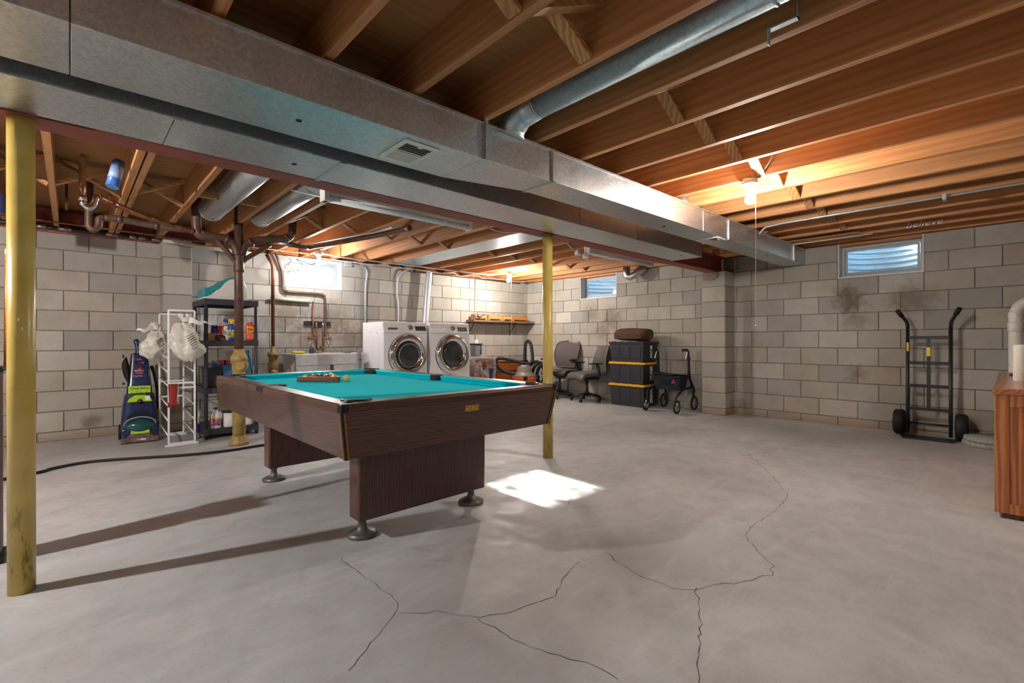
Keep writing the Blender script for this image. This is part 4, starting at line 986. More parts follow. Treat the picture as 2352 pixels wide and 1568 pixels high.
for xx in (.07, W_-.07):
    for yy in (.07, D_-.07): obj('leg', MB().bar((xx, yy, 0), (xx, yy, .44), .03, .03), M['galv_dull'], tb)
obj('front_lip', MB().box(.004, W_-.004, -.006, .012, zt-.14, zt-.004), M['tub'], tb, .006)
obj('drain_hose', MB().tube([(.78,.45,.80), (.79,.2,.86), (.79,.02,.865), (.795,-.025,.83), (.80,-.03,.75), (.80,-.03,.55)], .018, 12, sub=4), plain('grey_hose_mat', srgb(120,120,124), .6), tb)
obj('hose_tie', MB().torus((.80, -.03, .75), .02, .004, 'z', 14, 6), M['rubber'], tb)
o = thing('sponge', 'yellow sponge on the left rim of the laundry tub', 'sponge', (2.10, 6.42, zt)); obj('pad', MB().box(0, .16, -.04, .04, 0, .028), plain('yellow_sponge_mat', srgb(214,190,40), .95, bump=.8), o, .01)
o = thing('soap_bottle', 'clear soap bottle with dark cap on the laundry tub rim', 'bottle', (2.36, 6.44, zt)); obj('bottle_body', MB().lathe([(.028,0),(.03,.05),(.02,.08),(.01,.09)], 14), M['ink'], o); obj('pump', MB().cyl((0,0,.09), (0,0,.13), .006, n=8).box(-.03, .006, -.006, .006, .13, .14), M['white_plastic'], o)

# wood shelf over the corner with tool rails
M['shelf_wood'] = wood('shelf_wood_mat', srgb(158,124,92), srgb(132,98,70), srgb(96,66,44), 'x', .6, sc_=1.2, rnd=0)
ws = thing('wall_shelf', 'brown wooden wall shelf in the far corner', 'shelf', (5.06, 6.34, 1.325))
obj('board', MB().box(0, 1.50, 0, .225, 0, .032), M['shelf_wood'], ws, .003)
for xx in (.06, 1.05):
    obj('bracket', MB().bar((xx, .225, -.001), (xx, .02, -.001), .018, .004).bar((xx, .226, 0), (xx, .226, -.25), .018, .004, (1,0,0)).bar((xx, .224, -.2), (xx, .05, -.005), .012, .006), M['black_metal'], ws)
M['pine'] = wood('tool_rail_mat', srgb(226,184,126), srgb(206,156,96), srgb(170,116,62), 'x', .5, sc_=3, knots=False, rnd=.1); M['pine_o'] = wood('orange_tool_rail_mat', srgb(224,150,60), srgb(204,124,40), srgb(160,90,26), 'x', .5, sc_=3, knots=False, rnd=.1)
for i, (a, b, m_, lab) in enumerate(((.07,.36,'pine','metal-cluttered pine tool rail at the left end of the wood shelf'),(.41,.72,'pine','pale pine tool rail second from left on the wood shelf'),(.77,1.0,'pine','short pine tool rail third from left on the wood shelf'),(1.02,1.38,'pine_o','orange-stained tool rail at the right end of the wood shelf'))):
    t_ = thing('tool_rail', lab, 'tool rack', (5.06+a, 6.44, 1.357)); L_ = b-a
    obj('rail_front', MB().box(0, L_, -.012, .0, .03, .085), M[m_], t_, .002); obj('rail_back', MB().box(0, L_, .06, .072, .03, .085), M[m_], t_, .002)
    for e in (0, L_-.025): obj('rail_end', MB().box(e, e+.025, -.014, .075, 0, .105), M[m_], t_, .002)
    random.seed(i)
    for k in range(7): 
        xx = .03+(L_-.06)*k/6; obj('bit', MB().cyl((xx, .03, .04), (xx+random.uniform(-.005,.005), .03, .10+random.uniform(0,.03)), .006, n=8), M['steel'], t_)
    if i == 0:
        obj('clamp', MB().tube([(.0,-.03,.03), (.05,-.03,.09), (.12,-.03,.05), (.2,-.03,.10)], .012, 8, sub=2).sphere((.0,-.03,.075), .022, 10), M['steel'], t_)
# ================================================================== black plastic shelving and what stands on it
M['resin'] = plain('charcoal_resin_mat', srgb(52,54,62), .5, var=.08)
SX, SY, SW, SD = .985, 5.58, .50, .62
su = thing('shelving_unit', 'charcoal plastic shelving unit beside the left pilaster', 'shelving unit', (SX, SY, 0))
SH = [.04, .46, .945, 1.37]      # shelf undersides
for z in SH:
    h_ = .06
    s_ = MB(); s_.box(0, SW, 0, .025, z, z+h_); s_.box(0, SW, SD-.025, SD, z, z+h_); s_.box(0, .025, .025, SD-.025, z, z+h_); s_.box(SW-.025, SW, .025, SD-.025, z, z+h_); s_.box(.02, SW-.02, .02, SD-.02, z+h_-.014, z+h_-.002)
    sh = obj('shelf_deck', s_, M['resin'], su, .003)
    for k in range(3):
        xx = .09+.15*k; obj('rib_slot', MB().box(xx, xx+.045, -.004, .001, z+.016, z+.044), M['resin'], sh, .002)
for xx in (.0, SW-.038):
    for yy in (.0, SD-.038):
        obj('post', MB().tube([(xx+.019, yy+.019, 0), (xx+.019, yy+.019, SH[-1]+.01)], .019, 14), M['resin'], su)
def at_shelf(i): return SH[i]+.058
def bottle(name, label, x, y, z, prof, mat, cap=None, capmat=None, extra=None, sc_=(1,1)):
    b = thing(name, label, 'bottle', (x, y, z))
    obj('body', MB().lathe(prof, 20, Matrix.Diagonal((sc_[0], sc_[1], 1, 1))), mat, b)
    if cap: obj('cap', MB().lathe(cap, 16), capmat, b)
    if extra: extra(b)
    return b
c_orange = plain('orange_bottle_mat', srgb(228,92,24), .3); c_blue = plain('blue_bottle_mat', srgb(28,72,176), .3); c_yel = plain('yellow_plastic_mat', srgb(240,206,30), .35)
c_red = plain('red_plastic_mat', srgb(196,36,34), .4); c_clear = plain('pale_blue_cap_mat', srgb(176,190,222), .25); c_pink = plain('pink_label_mat', srgb(216,72,140), .5); c_white = M['white_plastic']
c_teal = plain('teal_plastic_mat', srgb(22,150,160), .35); c_bluebin = plain('blue_bin_mat', srgb(44,106,158), .45); c_card = plain('cardboard_mat', srgb(176,132,82), .85); c_brown = plain('brown_box_mat', srgb(120,76,44), .7)
z1 = at_shelf(2)
def tide_x(b):
    obj('label', MB().lathe([(.049,.03),(.049,.115)], 20, Matrix.Diagonal((1,.62,1,1))), c_pink, b) if False else None
    obj('logo_disc', MB().lathe([(.036,0),(.036,.002)], 24, T(-.006,-.0315,.118) @ RX(PI/2)), c_yel, b); obj('logo_ring', MB().lathe([(.028,.0021),(.028,.0030)], 24, T(-.006,-.0315,.118) @ RX(PI/2)), plain('logo_orange_mat', srgb(236,130,30), .4), b)
    text('logo_word', 'Tide', .036, T(-.006,-.0352,.118) @ FACE_NY, plain('logo_blue_mat', srgb(24,52,140), .4), b, .0006, shear=.1)
    obj('front_label', MB().prism(rrect(-.04,.04,.02,.075,.02), 0, .002, T(0,-.0315,0) @ RX(PI/2)), plain('pink_floral_label_mat', srgb(236,120,110), .4, var=.2, scale=50), b)
bottle('detergent_bottle', 'orange laundry detergent jug with pale blue cap on the black shelf', SX+.435, SY+.06, z1, [(.046,0),(.05,.01),(.05,.15),(.044,.175),(.024,.19),(.023,.2)], c_orange, [(.027,.195),(.027,.235),(.025,.24)], c_clear, tide_x, (1,.62))
def spr(b):
    obj('trigger_head', MB().box(-.03,.03,-.012,.012,.20,.225).box(-.03,-.022,-.01,.01,.17,.2).cyl((0,0,.175),(0,0,.2),.014, n=12), c_yel, b, .004)
    obj('label', MB().lathe([(.0345,.03),(.0345,.11)], 16, Matrix.Diagonal((1,.7,1,1))), plain('spray_label_mat', srgb(196,190,80), .4, var=.4, scale=70), b)
bottle('spray_bottle', 'blue spray bottle with yellow trigger head on the black shelf', SX+.255, SY+.05, z1, [(.032,0),(.034,.01),(.034,.11),(.026,.15),(.014,.175),(.013,.18)], c_blue, None, None, spr, (1,.7))
bottle('white_bottle', 'plain white bottle left of the blue spray bottle', SX+.205, SY+.07, z1, [(.034,0),(.036,.01),(.036,.10),(.02,.125),(.016,.13)], c_white, [(.018,.125),(.018,.15)], c_white)
bottle('paint_can', 'red and white spray can on the black shelf', SX+.165, SY+.12, z1, [(.032,0),(.033,.01),(.033,.13),(.024,.15)], c_red, [(.024,.15),(.022,.18)], c_white)
bottle('blue_jar', 'dark blue jar with white label in the shelf clutter', SX+.12, SY+.16, z1, [(.036,0),(.038,.01),(.038,.12),(.03,.135)], c_blue, [(.032,.135),(.032,.16)], c_blue)
bottle('white_jug', 'white jug at the left end of the upper shelf', SX+.05, SY+.12, z1+.075, [(.03,0),(.034,.01),(.034,.075),(.02,.095)], c_white)
bx = thing('wooden_crate', 'small wooden box with a cut-out handle on the upper shelf', 'box', (SX+.03, SY+.05, z1)); obj('box_body', MB().box(0,.13,0,.16,0,.075), c_card, bx, .003); obj('handle_hole_shade', MB().box(.09,.115,-.001,.001,.05,.06), M['black'], bx)  # black patch colours in the shade of the cut-out
bx = thing('brush', 'black and red scrub brush lying on the upper shelf', 'brush', (SX+.15, SY+.035, z1)); obj('brush_block', MB().sphere((0,0,.032), .042, 14, (1.1,.5,.75)), M['black'], bx); obj('brush_base', MB().sphere((.012,-.004,.014), .036, 14, (1,.5,.38)), c_red, bx)
bx = thing('paint_brush', 'bundle of paint brushes standing at the back of the upper shelf', 'brush', (SX+.2, SY+.3, z1))
obj('bristles', MB().box(-.05,.03,-.02,.02,.12,.2, RY(.35)), plain('bristle_mat', srgb(190,164,126), .9), bx); obj('ferrule', MB().box(-.045,.025,-.018,.018,.2,.24, RY(.35)), c_blue, bx); obj('handles', MB().box(-.03,.01,-.01,.01,0,.12, RY(.35)), c_brown, bx)
bx = thing('plastic_packet', 'crinkled clear packet at the back of the upper shelf', 'packet', (SX+.1, SY+.45, z1)); 
obj('film', MB().surf(lambda u,v: (.22*u-.05, .03*math.sin(6*u+3*v)+.02*math.sin(11*v), .28*v), 12, 10), mat_film('clear_packet_mat', (.75,.8,.8,1), .55), bx)
# middle shelf
z2 = at_shelf(1)
def tub_(name, label, x, y, z, w_, d_, h_, mat):
    t_ = thing(name, label, 'bin', (x, y, z)); m = MB()
    a = (0.012, w_-.012, .012, d_-.012); b = (0, w_, 0, d_)
    m.taper(a, b, 0, h_); obj('bin_body', m, mat, t_, .006); r_ = MB()
    for q in ((-.008, w_+.008, -.008, .006), (-.008, w_+.008, d_-.006, d_+.008), (-.008, .006, .006, d_-.006), (w_-.006, w_+.008, .006, d_-.006)): r_.box(q[0], q[1], q[2], q[3], h_-.012, h_+.004)
    obj('bin_rim', r_, mat, t_, .003); return t_
tub_('blue_bin', 'blue plastic bin of tools on the middle shelf', SX+.175, SY+.06, z2, .20, .3, .225, c_bluebin)
tub_('dark_bin', 'dark bin holding blue wrappers at the left of the middle shelf', SX+.035, SY+.06, z2, .135, .3, .20, M['black'])
bx = thing('wrapper', 'white and blue crumpled wrapper on the dark bin', 'wrapper', (SX+.045, SY+.1, z2+.205)); 
obj('paper', MB().surf(lambda u,v: (.12*u, .12*v, .03+.04*math.sin(3*u)*math.cos(2*v)+.012*math.sin(19*u+7*v)), 10, 8, False), plain('wrapper_mat', srgb(224,222,214), .7), bx); obj('blue_fold', MB().surf(lambda u,v: (.04+.09*u, -.012+.02*math.sin(5*u), -.05+.09*v*(1-.4*u)), 8, 6, False), c_blue, bx)
for i, (xx, c, l, nm) in enumerate(((.21, c_red, .13, 'red'), (.245, c_red, .11, 'dark red'))):
    bx = thing('hand_tool', '%s hand tool lying across the blue bin' % nm, 'tool', (SX+xx-.02, SY+.12, z2+.229)); obj('tool_body', MB().box(-.03,.03,0,.05,0,.05), c, bx, .006); obj('tool_shaft', MB().bar((0,.02,.03), (l,.05,.035), .014, .014), M['steel'], bx)
tub_('blue_bin', 'second blue bin behind the waste stack on the middle shelf', SX+.385, SY+.08, z2, .08, .3, .23, c_bluebin)
for i, (x0_, x1_, c, nm) in enumerate(((.40,.375,c_red,'red'),(.46,.41,plain('green_handle_mat', srgb(40,140,50), .5),'green'),(.475,.43,c_blue,'blue'))):
    bx = thing('broom_handle', '%s handle leaning inside the shelving unit by the stack' % nm, 'handle', (SX+x0_, SY+.06, z2)); obj('stick', MB().tube([(0,0,0), (x1_-x0_,.06,.38)], .009, 8), c, bx)
# bottom shelf
z3 = at_shelf(0)
def blch(b):
    obj('handle', MB().tube([(.018,-.005,.165), (.045,-.005,.15), (.05,-.005,.11), (.04,-.005,.095)], .009, 8, sub=3), c_white, b)
    obj('band', MB().lathe([(.0525,.098),(.0525,.112)], 20, Matrix.Diagonal((1,.75,1,1))), c_yel, b); obj('label', MB().lathe([(.0525,.03),(.0525,.097)], 20, Matrix.Diagonal((1,.75,1,1))), plain('floral_label_mat', srgb(226,120,170), .5, var=.45, scale=45), b)
bottle('bleach_jug', 'white bleach jug with pink label and blue cap on the bottom shelf', SX+.11, SY+.06, z3, [(.048,0),(.052,.01),(.052,.12),(.04,.16),(.02,.19),(.017,.2)], c_white, [(.02,.195),(.02,.215)], c_blue, blch, (1,.75))
bottle('white_tub', 'white labelled tub with dark lid on the bottom shelf', SX+.235, SY+.08, z3, [(.052,0),(.056,.01),(.056,.15)], c_white, [(.059,.148),(.059,.165),(.055,.168)], M['black'])
bottle('white_jug', 'white jug with a blue label at the right of the bottom shelf', SX+.42, SY+.09, z3, [(.05,0),(.053,.01),(.053,.13),(.03,.17)], c_white, [(.02,.17),(.02,.19)], c_blue)
bx = thing('blue_hose_tool', 'blue and grey tool with pale handle leaning left of the shelving', 'tool', (SX-.035, SY+.12, 0)); obj('shaft', MB().tube([(0,0,.0), (.03,.08,.40)], .012, 10), M['galv_dull'], bx); obj('sleeve', MB().tube([(.004,.012,.06), (.012,.03,.15)], .015, 10), c_blue, bx)
# white and teal carrier on top
pc = thing('plastic_bin', 'white plastic bin with wavy teal edge on top of the shelving', 'bin', (SX+.02, SY+.08, SH[-1]+.0585))
PXZ = T(0, .36, 0) @ RX(PI/2)
obj('shell', MB().prism([(0,0),(.40,0),(.407,.06),(.39,.15),(.365,.215),(.335,.242),(.28,.24),(.22,.222),(.175,.18),(.14,.13),(.10,.095),(.05,.05),(0,.03)], .0, .34, PXZ), c_white, pc, .012, seg=3)
obj('side_dome', MB().prism([(.13,.03),(.36,.03),(.355,.12),(.325,.165),(.26,.175),(.19,.16),(.15,.11)], .338, .345, PXZ), c_white, pc, .003)
obj('teal_edge', MB().prism([(-.002,.026),(0,.10),(.012,.122),(.03,.118),(.045,.10),(.06,.125),(.085,.15),(.11,.152),(.125,.138),(.15,.185),(.19,.222),(.25,.246),(.335,.256),(.335,.243),(.28,.238),(.22,.218),(.178,.176),(.145,.126),(.115,.10),(.09,.098),(.085,.085),(.06,.055),(.03,.034)], -.002, .344, PXZ), c_teal, pc, .003)

# ================================================================== white wire rack with bags
wr = thing('shoe_rack', 'tall white wire rack in front of the left pilaster', 'rack', (.675, 5.43, 0))
RW, RD, RH = .205, .62, 1.30; rr = .0095; M['wirewhite'] = plain('white_coated_wire_mat', srgb(232,234,236), .35, var=.02)
for yy in (0, RD):
    for xx in (0, RW): obj('upright', MB().bar((xx, yy, .0), (xx, yy, RH-.01 if yy == 0 else RH-.02), .017, .017), M['wirewhite'], wr, .004)
    for z in ((.03, .555, .60, RH-.01) if yy == 0 else (.03, .42, .58, .80, 1.06, RH-.02)): obj('cross_bar', MB().bar((0, yy, z), (RW, yy, z), .015, .017), M['wirewhite'], wr, .003)
    obj('foot_bar', MB().bar((-.03, yy, .012), (RW+.03, yy, .012), .02, .022), M['wirewhite'], wr, .006)
for xx in (0, RW):
    for z in (.13, .27, .41, .60, .73, .86): obj('side_rail', MB().tube([(xx, 0, z-.03), (xx, RD, z+.02)], .0065, 8), M['wirewhite'], wr)
M['bag'] = mat_film('white_bag_mat', srgb(226,224,214), .9, .35); M['bagink'] = plain('dark_green_print_mat', srgb(30,62,50), .6)
from mathutils import noise as mnoise
def bag(label, loc, w_, h_, seed, lines, spout):
    b = thing('plastic_bag', label, 'bag', loc); off = Vector((seed*3.7, seed*1.3, seed))
    def fn(u, v):
        th = 2*PI*u
        k = (.34+.62*min(1, v/.38)**.8) if v < .38 else .96*(1-max(0, (v-.62)/.38)**2.2*.75)
        c, s_ = math.cos(th), math.sin(th)
        d = mnoise.noise(Vector((c*1.3, s_*1.3, v*2.2))*1.6+off)*.42+(.5-abs(mnoise.noise(Vector((c*2.2, s_*2.2, v*5))*1.7+off)))*.34
        r = max(.08, k*(1+d))
        return (w_*.5*r*c+spout*.05*(v-.5), .075*r*s_-.015*v, -h_*v+.02*mnoise.noise(Vector((c*2, s_*2, 3+v*4))+off))
    obj('bag_body', MB().surf(fn, 44, 30, True, True), M['bag'], b)
    # bunched neck, torn handle and side ear
    obj('bag_neck', MB().surf(lambda u, v: (w_*(.10+.12*v*v)*math.cos(2*PI*u)*(1+.3*math.sin(5*2*PI*u)), .03*math.sin(2*PI*u), .012+.06*v*(1+.35*math.sin(3*2*PI*u+seed))), 24, 6, True, True), M['bag'], b)
    obj('bag_handle', MB().surf(lambda u, v: (spout*(.02+w_*.62*u), -.02-.02*math.sin(3*u), .02-.02*u+(.03-.06*v)*(1-.75*u)+.01*math.sin(9*u)), 12, 4), M['bag'], b)
    for i in range(lines):
        z = -h_*(.36+.055*i); x0_ = w_*(-.02+.03*i); pts = []
        for k in range(7):
            x = x0_+w_*.22*k/6; zz = z+.034*k/6; v = min(.97, max(.03, -zz/h_))
            best = min((fn(.5+t/80*.5, v) for t in range(1, 80)), key=lambda q: abs(q[0]-x)); pts.append((best[0], best[1]-.003, zz))
        obj('printed_line', MB().tube(pts, .0028, 5), M['bagink'], b)
    return b
bag('crumpled white shopping bag hanging on the front of the wire rack', (.80, 5.385, 1.17), .25, .36, 4, 7, 1)
bag('white shopping bag hanging behind the wire rack on its left', (.615, 5.80, 1.10), .21, .28, 9, 5, -1)
gl = thing('work_glove', 'rust red work glove hanging in the lower wire rack', 'glove', (.70, 5.40, .585))
m = MB()
m.surf(lambda u,v: (.0+.075*math.cos(2*PI*u)*.5*(1-.25*v)*(1+.12*math.sin(9*u)), -.004+.018*math.sin(2*PI*u), -.19*v+.004*math.sin(12*u)), 20, 8, True, True)
for i in range(4): m.tube([(-.027+.018*i, -.004, -.16), (-.03+.02*i, -.004, -.205-.01*(i % 2))], .009, 8)
obj('glove_body', m, plain('rust_glove_mat', srgb(142,44,34), .8, bump=.3), gl)
obj('glove_cuff', MB().bar((-.03,-.0,.0), (.04,-.0,.0), .02, .02), plain('rust_cuff_mat', srgb(120,36,30), .8), gl)

# ================================================================== carpet cleaner
M['navy'] = plain('navy_plastic_mat', srgb(26,40,84), .3, var=.05, coat=.2); M['navy_d'] = plain('dark_navy_mat', srgb(12,20,48), .35); M['lime'] = plain('lime_sticker_mat', srgb(164,208,30), .5)
M['tank'] = plain('teal_tank_mat', srgb(16,78,84), .12, var=.1, coat=.6); M['nozzle'] = plain('smoky_nozzle_mat', srgb(112,92,86), .2, var=.2, scale=30, coat=.4); M['redlogo'] = plain('red_logo_mat', srgb(206,34,44), .5)
M['vac_grey_'] = plain('grey_trim_mat', srgb(150,152,156), .4)
cc = thing('carpet_cleaner', 'navy upright carpet cleaner with lime stickers against the left wall', 'carpet cleaner', (.505, 5.92, 0), -.06)
def cc_y(z): return .08+.19*max(0, z-.28)       # leaning back
def body(u, v):
    z = .26+.60*v; w_ = .125-.055*v; th = 2*PI*u
    y = cc_y(z)+.07
    c, s_ = math.cos(th), math.sin(th); e = .45
    return (w_*abs(c)**e*(1 if c > 0 else -1), y+(.072-.022*v)*abs(s_)**e*(1 if s_ > 0 else -1), z)
m = MB().surf(body, 32, 12, True, True)
m.surf(lambda u,v: (lambda q: (q[0]*(1-v), cc_y(.86)+.07+(q[1]-cc_y(.86)-.07)*(1-v), .86+.028*math.sin(v*PI/2)))(body(u,1)), 32, 4, True, True)
obj('upper_body', m, M['navy'], cc)
obj('handle', MB().tube([(-.01,.24,.86), (-.012,.255,.93), (-.02,.265,.985), (-.03,.27,1.015)], [.022,.021,.026,.018], 14, sub=4), M['navy'], cc)
lowb = MB().surf(lambda u,v: (lambda th,c,s_: ((.15-.03*v**2)*abs(c)**.5*(1 if c > 0 else -1), .17+(.13-.02*v)*abs(s_)**.5*(1 if s_ > 0 else -1), .10+.36*v))(2*PI*u, math.cos(2*PI*u), math.sin(2*PI*u)), 32, 8, True, True)
lowb.surf(lambda u,v: (lambda th,c,s_: ((.12)*(1-v)*abs(c)**.5*(1 if c > 0 else -1), .17+.11*(1-v)*abs(s_)**.5*(1 if s_ > 0 else -1), .46+.02*v))(2*PI*u, math.cos(2*PI*u), math.sin(2*PI*u)), 32, 2, True, True)
obj('lower_body', lowb, M['navy'], cc)
obj('dark_arch', MB().surf(lambda u,v: (.118*math.cos(PI*u), .036-.006*math.sin(PI*u), .17+.14*math.sin(PI*u)*v), 20, 4), M['navy_d'], cc)
obj('tank', MB().sphere((0, .055, .15), .09, 24, (1.52, .95, .95)), M['tank'], cc)
obj('tank_rim', MB().tube([(.125*math.cos(PI*k/12), .0-.02*math.sin(PI*k/12), .175+.075*math.sin(PI*k/12)) for k in range(13)], .007, 8), M['vac_grey_'], cc)
noz = MB(); noz._add([(-.145,-.06,.012),(.145,-.06,.012),(.05,.0,.12),(.04,.012,.225),(-.04,.012,.225),(-.05,.0,.12),(-.145,.02,.012),(.145,.02,.012)], [(0,1,2,5),(5,2,3,4),(0,5,6),(1,7,2)])
obj('nozzle', noz, M['nozzle'], cc); obj('brush_housing', MB().box(-.145,.145,-.055,.1,.006,.055), M['nozzle'], cc, .01)
obj('base', MB().box(-.145,.145,-.0,.34,.02,.14), M['navy'], cc, .02)
for sx_ in (-.155, .155): obj('wheel', MB().cyl((sx_-.012,.30,.075), (sx_+.012,.30,.075), .074, n=24), M['rubber'], cc)
FY = lambda z: cc_y(z)-.004
def stick(name, x0_, x1_, z0_, z1_, mat, off=.003, r=.012):
    zc_ = (z0_+z1_)/2; tl = math.atan(.19)
    mm = T(0, 0, 0); y0_ = cc_y(z0_)+.07-(.072-.022*(z0_-.26)/.6)-off-.004; y1_ = cc_y(z1_)+.07-(.072-.022*(z1_-.26)/.6)-off-.004
    b = MB(); P_ = [(x0_,y0_,z0_),(x1_,y0_,z0_),(x1_,y1_,z1_),(x0_,y1_,z1_)]; b._add(P_+[(x,y+.003,z) for x,y,z in P_], [(0,1,2,3),(7,6,5,4),(0,4,5,1),(1,5,6,2),(2,6,7,3),(3,7,4,0)]); return obj(name, b, mat, cc, .001)
def upM(z, x=0, off=.006): 
    y_ = cc_y(z)+.07-(.072-.022*(z-.26)/.6)-off-.004; return T(x, y_, z) @ RX(PI/2-math.atan(.19+.037))
stick('sticker', -.09, .088, .475, .545, M['lime']); text('sticker_text', 'Cleans Better', .027, upM(.522), M['navy_d'], cc, .0005)
stick('logo', -.028, .028, .665, .683, M['redlogo']); text('logo_word', 'BISSELL', .024, upM(.697), M['ink_white'], cc, .0005); m = MB().prism([(-.018,0),(.018,0),(0,.02)], 0, .002, upM(.71)); obj('logo_peak', m, M['redlogo'], cc)
text('model_word', 'ClearView', .018, upM(.645, -.01), M['ink_white'], cc, .0005)
stick('logo', -.02, .02, .806, .818, M['redlogo']); 
for sx_, mm in ((-.03, M['navy_d']), (.028, M['redlogo'])): obj('button', MB().lathe([(.011,0),(.011,.006),(.008,.009)], 16, upM(.775, sx_, .004)), mm, cc)
obj('sticker', MB().prism([(-.10,.395),(-.085,.43),(-.04,.46),(.04,.46),(.085,.43),(.10,.395)], 0, .003, T(0,.0375,0) @ RX(PI/2)), M['lime'], cc)
obj('sticker', MB().box(.04,.08,.032,.036,.408,.452), M['ink_white'], cc); obj('knob', MB().sphere((0,.034,.398), .024, 14, (1,.6,1)), M['navy_d'], cc); obj('knob_dot', MB().sphere((-.004,.018,.400), .010, 10), M['redlogo'], cc)
obj('sticker', MB().prism([(-.075,0),(.075,0),(.07,.035),(-.07,.035)], 0, .002, T(0,-.024,.088) @ RX(PI/2-.42)), M['lime'], cc)
text('logo_word', 'BISSELL', .024, T(0,-.006,.158) @ RX(PI/2-.2), M['ink_white'], cc, .0006); obj('logo', MB().prism([(-.025,0),(.025,0),(.025,.014),(-.025,.014)], 0, .002, T(0,-.008,.132) @ RX(PI/2-.2)), M['redlogo'], cc)
text('print', '10', .026, T(-.018,-.0585,.035) @ FACE_NY, M['ink_white'], cc, .0006); obj('print_bar', MB().box(.0,.045,-.0592,-.0585,.028,.042), M['ink_white'], cc)
obj('cord_hook', MB().box(-.135,-.115,.2,.24,.56,.58).box(-.135,-.12,.21,.25,.83,.86), M['navy_d'], cc)
for i in range(6):
    w0 = .010+.006*(i % 3); xc = -.088-.003*i; yc = .16+.006*i
    obj('power_cord', MB().tube([(xc+w0*math.cos(t_)+.03*(1-math.sin(t_))*.5-.02, yc-.004*i+.02*math.cos(t_), .70+(.135-.008*i)*math.sin(t_)) for t_ in [2*PI*k/28 for k in range(28)]], .0055, 6, closed=True), M['rubber'], cc)
obj('flex_hose', MB().tube([(.13,.28,.20), (.155,.29,.4), (.13,.28,.62), (.10,.27,.74)], .014, 10, sub=5), M['rubber'], cc)
o = obj('orange_clip', MB().sphere((0,0,.008), .009, 10, (1.3,1,.9)), plain('orange_clip_mat', srgb(224,88,36), .5), None, loc=(.355, 5.90, 0)); tag(o, 'tiny orange plastic clip on the floor by the carpet cleaner', 'clip')

pipe('floor_hose', 'black rubber hose curving across the floor behind the pool table', 'hose', [(-.6,4.85,.012),(-.182,5.02,.012),(-.102,5.10,.012),(.1,5.175,.012),(.371,5.08,.012),(.71,4.915,.012),(1.022,4.838,.012),(1.318,4.865,.012),(1.702,4.827,.012),(2.3,4.9,.012)], .0115, 'rubber', n=10)

# ================================================================== things half hidden behind the thick post
M['dark_oak'] = wood('dark_cabinet_mat', srgb(112,66,40), srgb(86,48,30), srgb(52,28,18), 'z', .5, sc_=1.5, rnd=0)
lc = thing('cue_stand', 'dark wooden cue stand half hidden behind the thick post', 'cue stand', (-.36, 3.12, 0))
obj('body', MB().box(0, .13, 0, .14, .03, .86), M['dark_oak'], lc, .004); obj('top', MB().box(-.01, .14, -.012, .15, .86, .885), M['black'], lc, .003); obj('foot', MB().box(-.01, .14, -.01, .15, 0, .03), M['black'], lc)
for z in (.12, .42): obj('front_panel', MB().box(.02, .11, -.010, .0, z, z+.26), M['dark_oak'], lc, .003)
obj('latch', MB().box(.10, .13, -.014, -.006, .78, .84), M['steel'], lc, .003)
for i, (x_, l_, m_) in enumerate(((-.262, 1.39, 'copper_bright'), (-.30, 1.36, 'pine_o'))):
    q = thing('pool_cue', ('polished cue stick leaning behind the thick post','second orange cue stick leaning behind the thick post')[i], 'cue', (x_+.05, 3.19, .886)); l_ = l_-.87; obj('shaft', MB().tube([(0,0,0), (-.0,.02,l_)], [.012,.009], 10), M['pine_o'], q); obj('ferrule', MB().tube([(0,.02,l_), (0,.0205,l_+.022)], .0088, 10), M['ink_white'], q)
o = obj('hanging_cloth', MB().surf(lambda u,v: (-.56+.195*u, 5.3+.02*math.sin(12*u), 1.975+.15*v), 20, 4), plain('navy_cloth_mat', srgb(34,36,84), .9)); tag(o, 'navy cloth hanging behind the thick post', 'cloth')
# ================================================================== far corner: dresser, cabinet, vacuum
M['dresser'] = wood('dresser_wood_mat', srgb(146,84,50), srgb(120,62,36), srgb(84,40,24), 'x', .4, sc_=1.4, rnd=0)
dr = thing('dresser', 'reddish brown dresser wrapped in clear film beside the dryer', 'dresser', (4.50, 5.9, 0))
obj('carcass', MB().box(0, .64, .0, .55, .05, .70), M['dresser'], dr, .005); obj('plinth', MB().box(.02, .62, .02, .53, 0, .05), M['dark_oak'], dr)
for k in range(3): d_ = obj('drawer', MB().box(.02, .62, -.012, .0, .08+.205*k, .27+.205*k), M['dresser'], dr, .004); obj('knob', MB().sphere((.32, -.022, .175+.205*k), .014, 10), M['brass'], d_)
M['film'] = mat_film('clear_film_mat', (.82,.86,.95,1), .24, .10)
obj('plastic_wrap', MB().surf(lambda u,v: (-.015+.67*u, -.022-.012*math.sin(9*u+7*v)-.008*math.sin(23*u-5*v), .25+.46*v+.01*math.sin(9*u)), 26, 14).surf(lambda u,v: (-.012+.664*u, -.02+.58*v, .708+.012*abs(math.sin(8*u+5*v))+.006*math.sin(19*u)), 26, 14).surf(lambda u,v: (.652+.006*math.sin(9*u), -.02+.58*u, .25+.46*v), 12, 8), M['film'], dr)
o = thing('tube_socket', 'dark blue plastic pipe end standing in front of the dresser', 'pipe', (4.93, 5.74, 0)); obj('tube', MB().lathe([(.026,0),(.026,.52),(.034,.525),(.034,.56),(.027,.56),(.026,.5)], 16), plain('navy_tube_mat', srgb(36,40,66), .4), o)
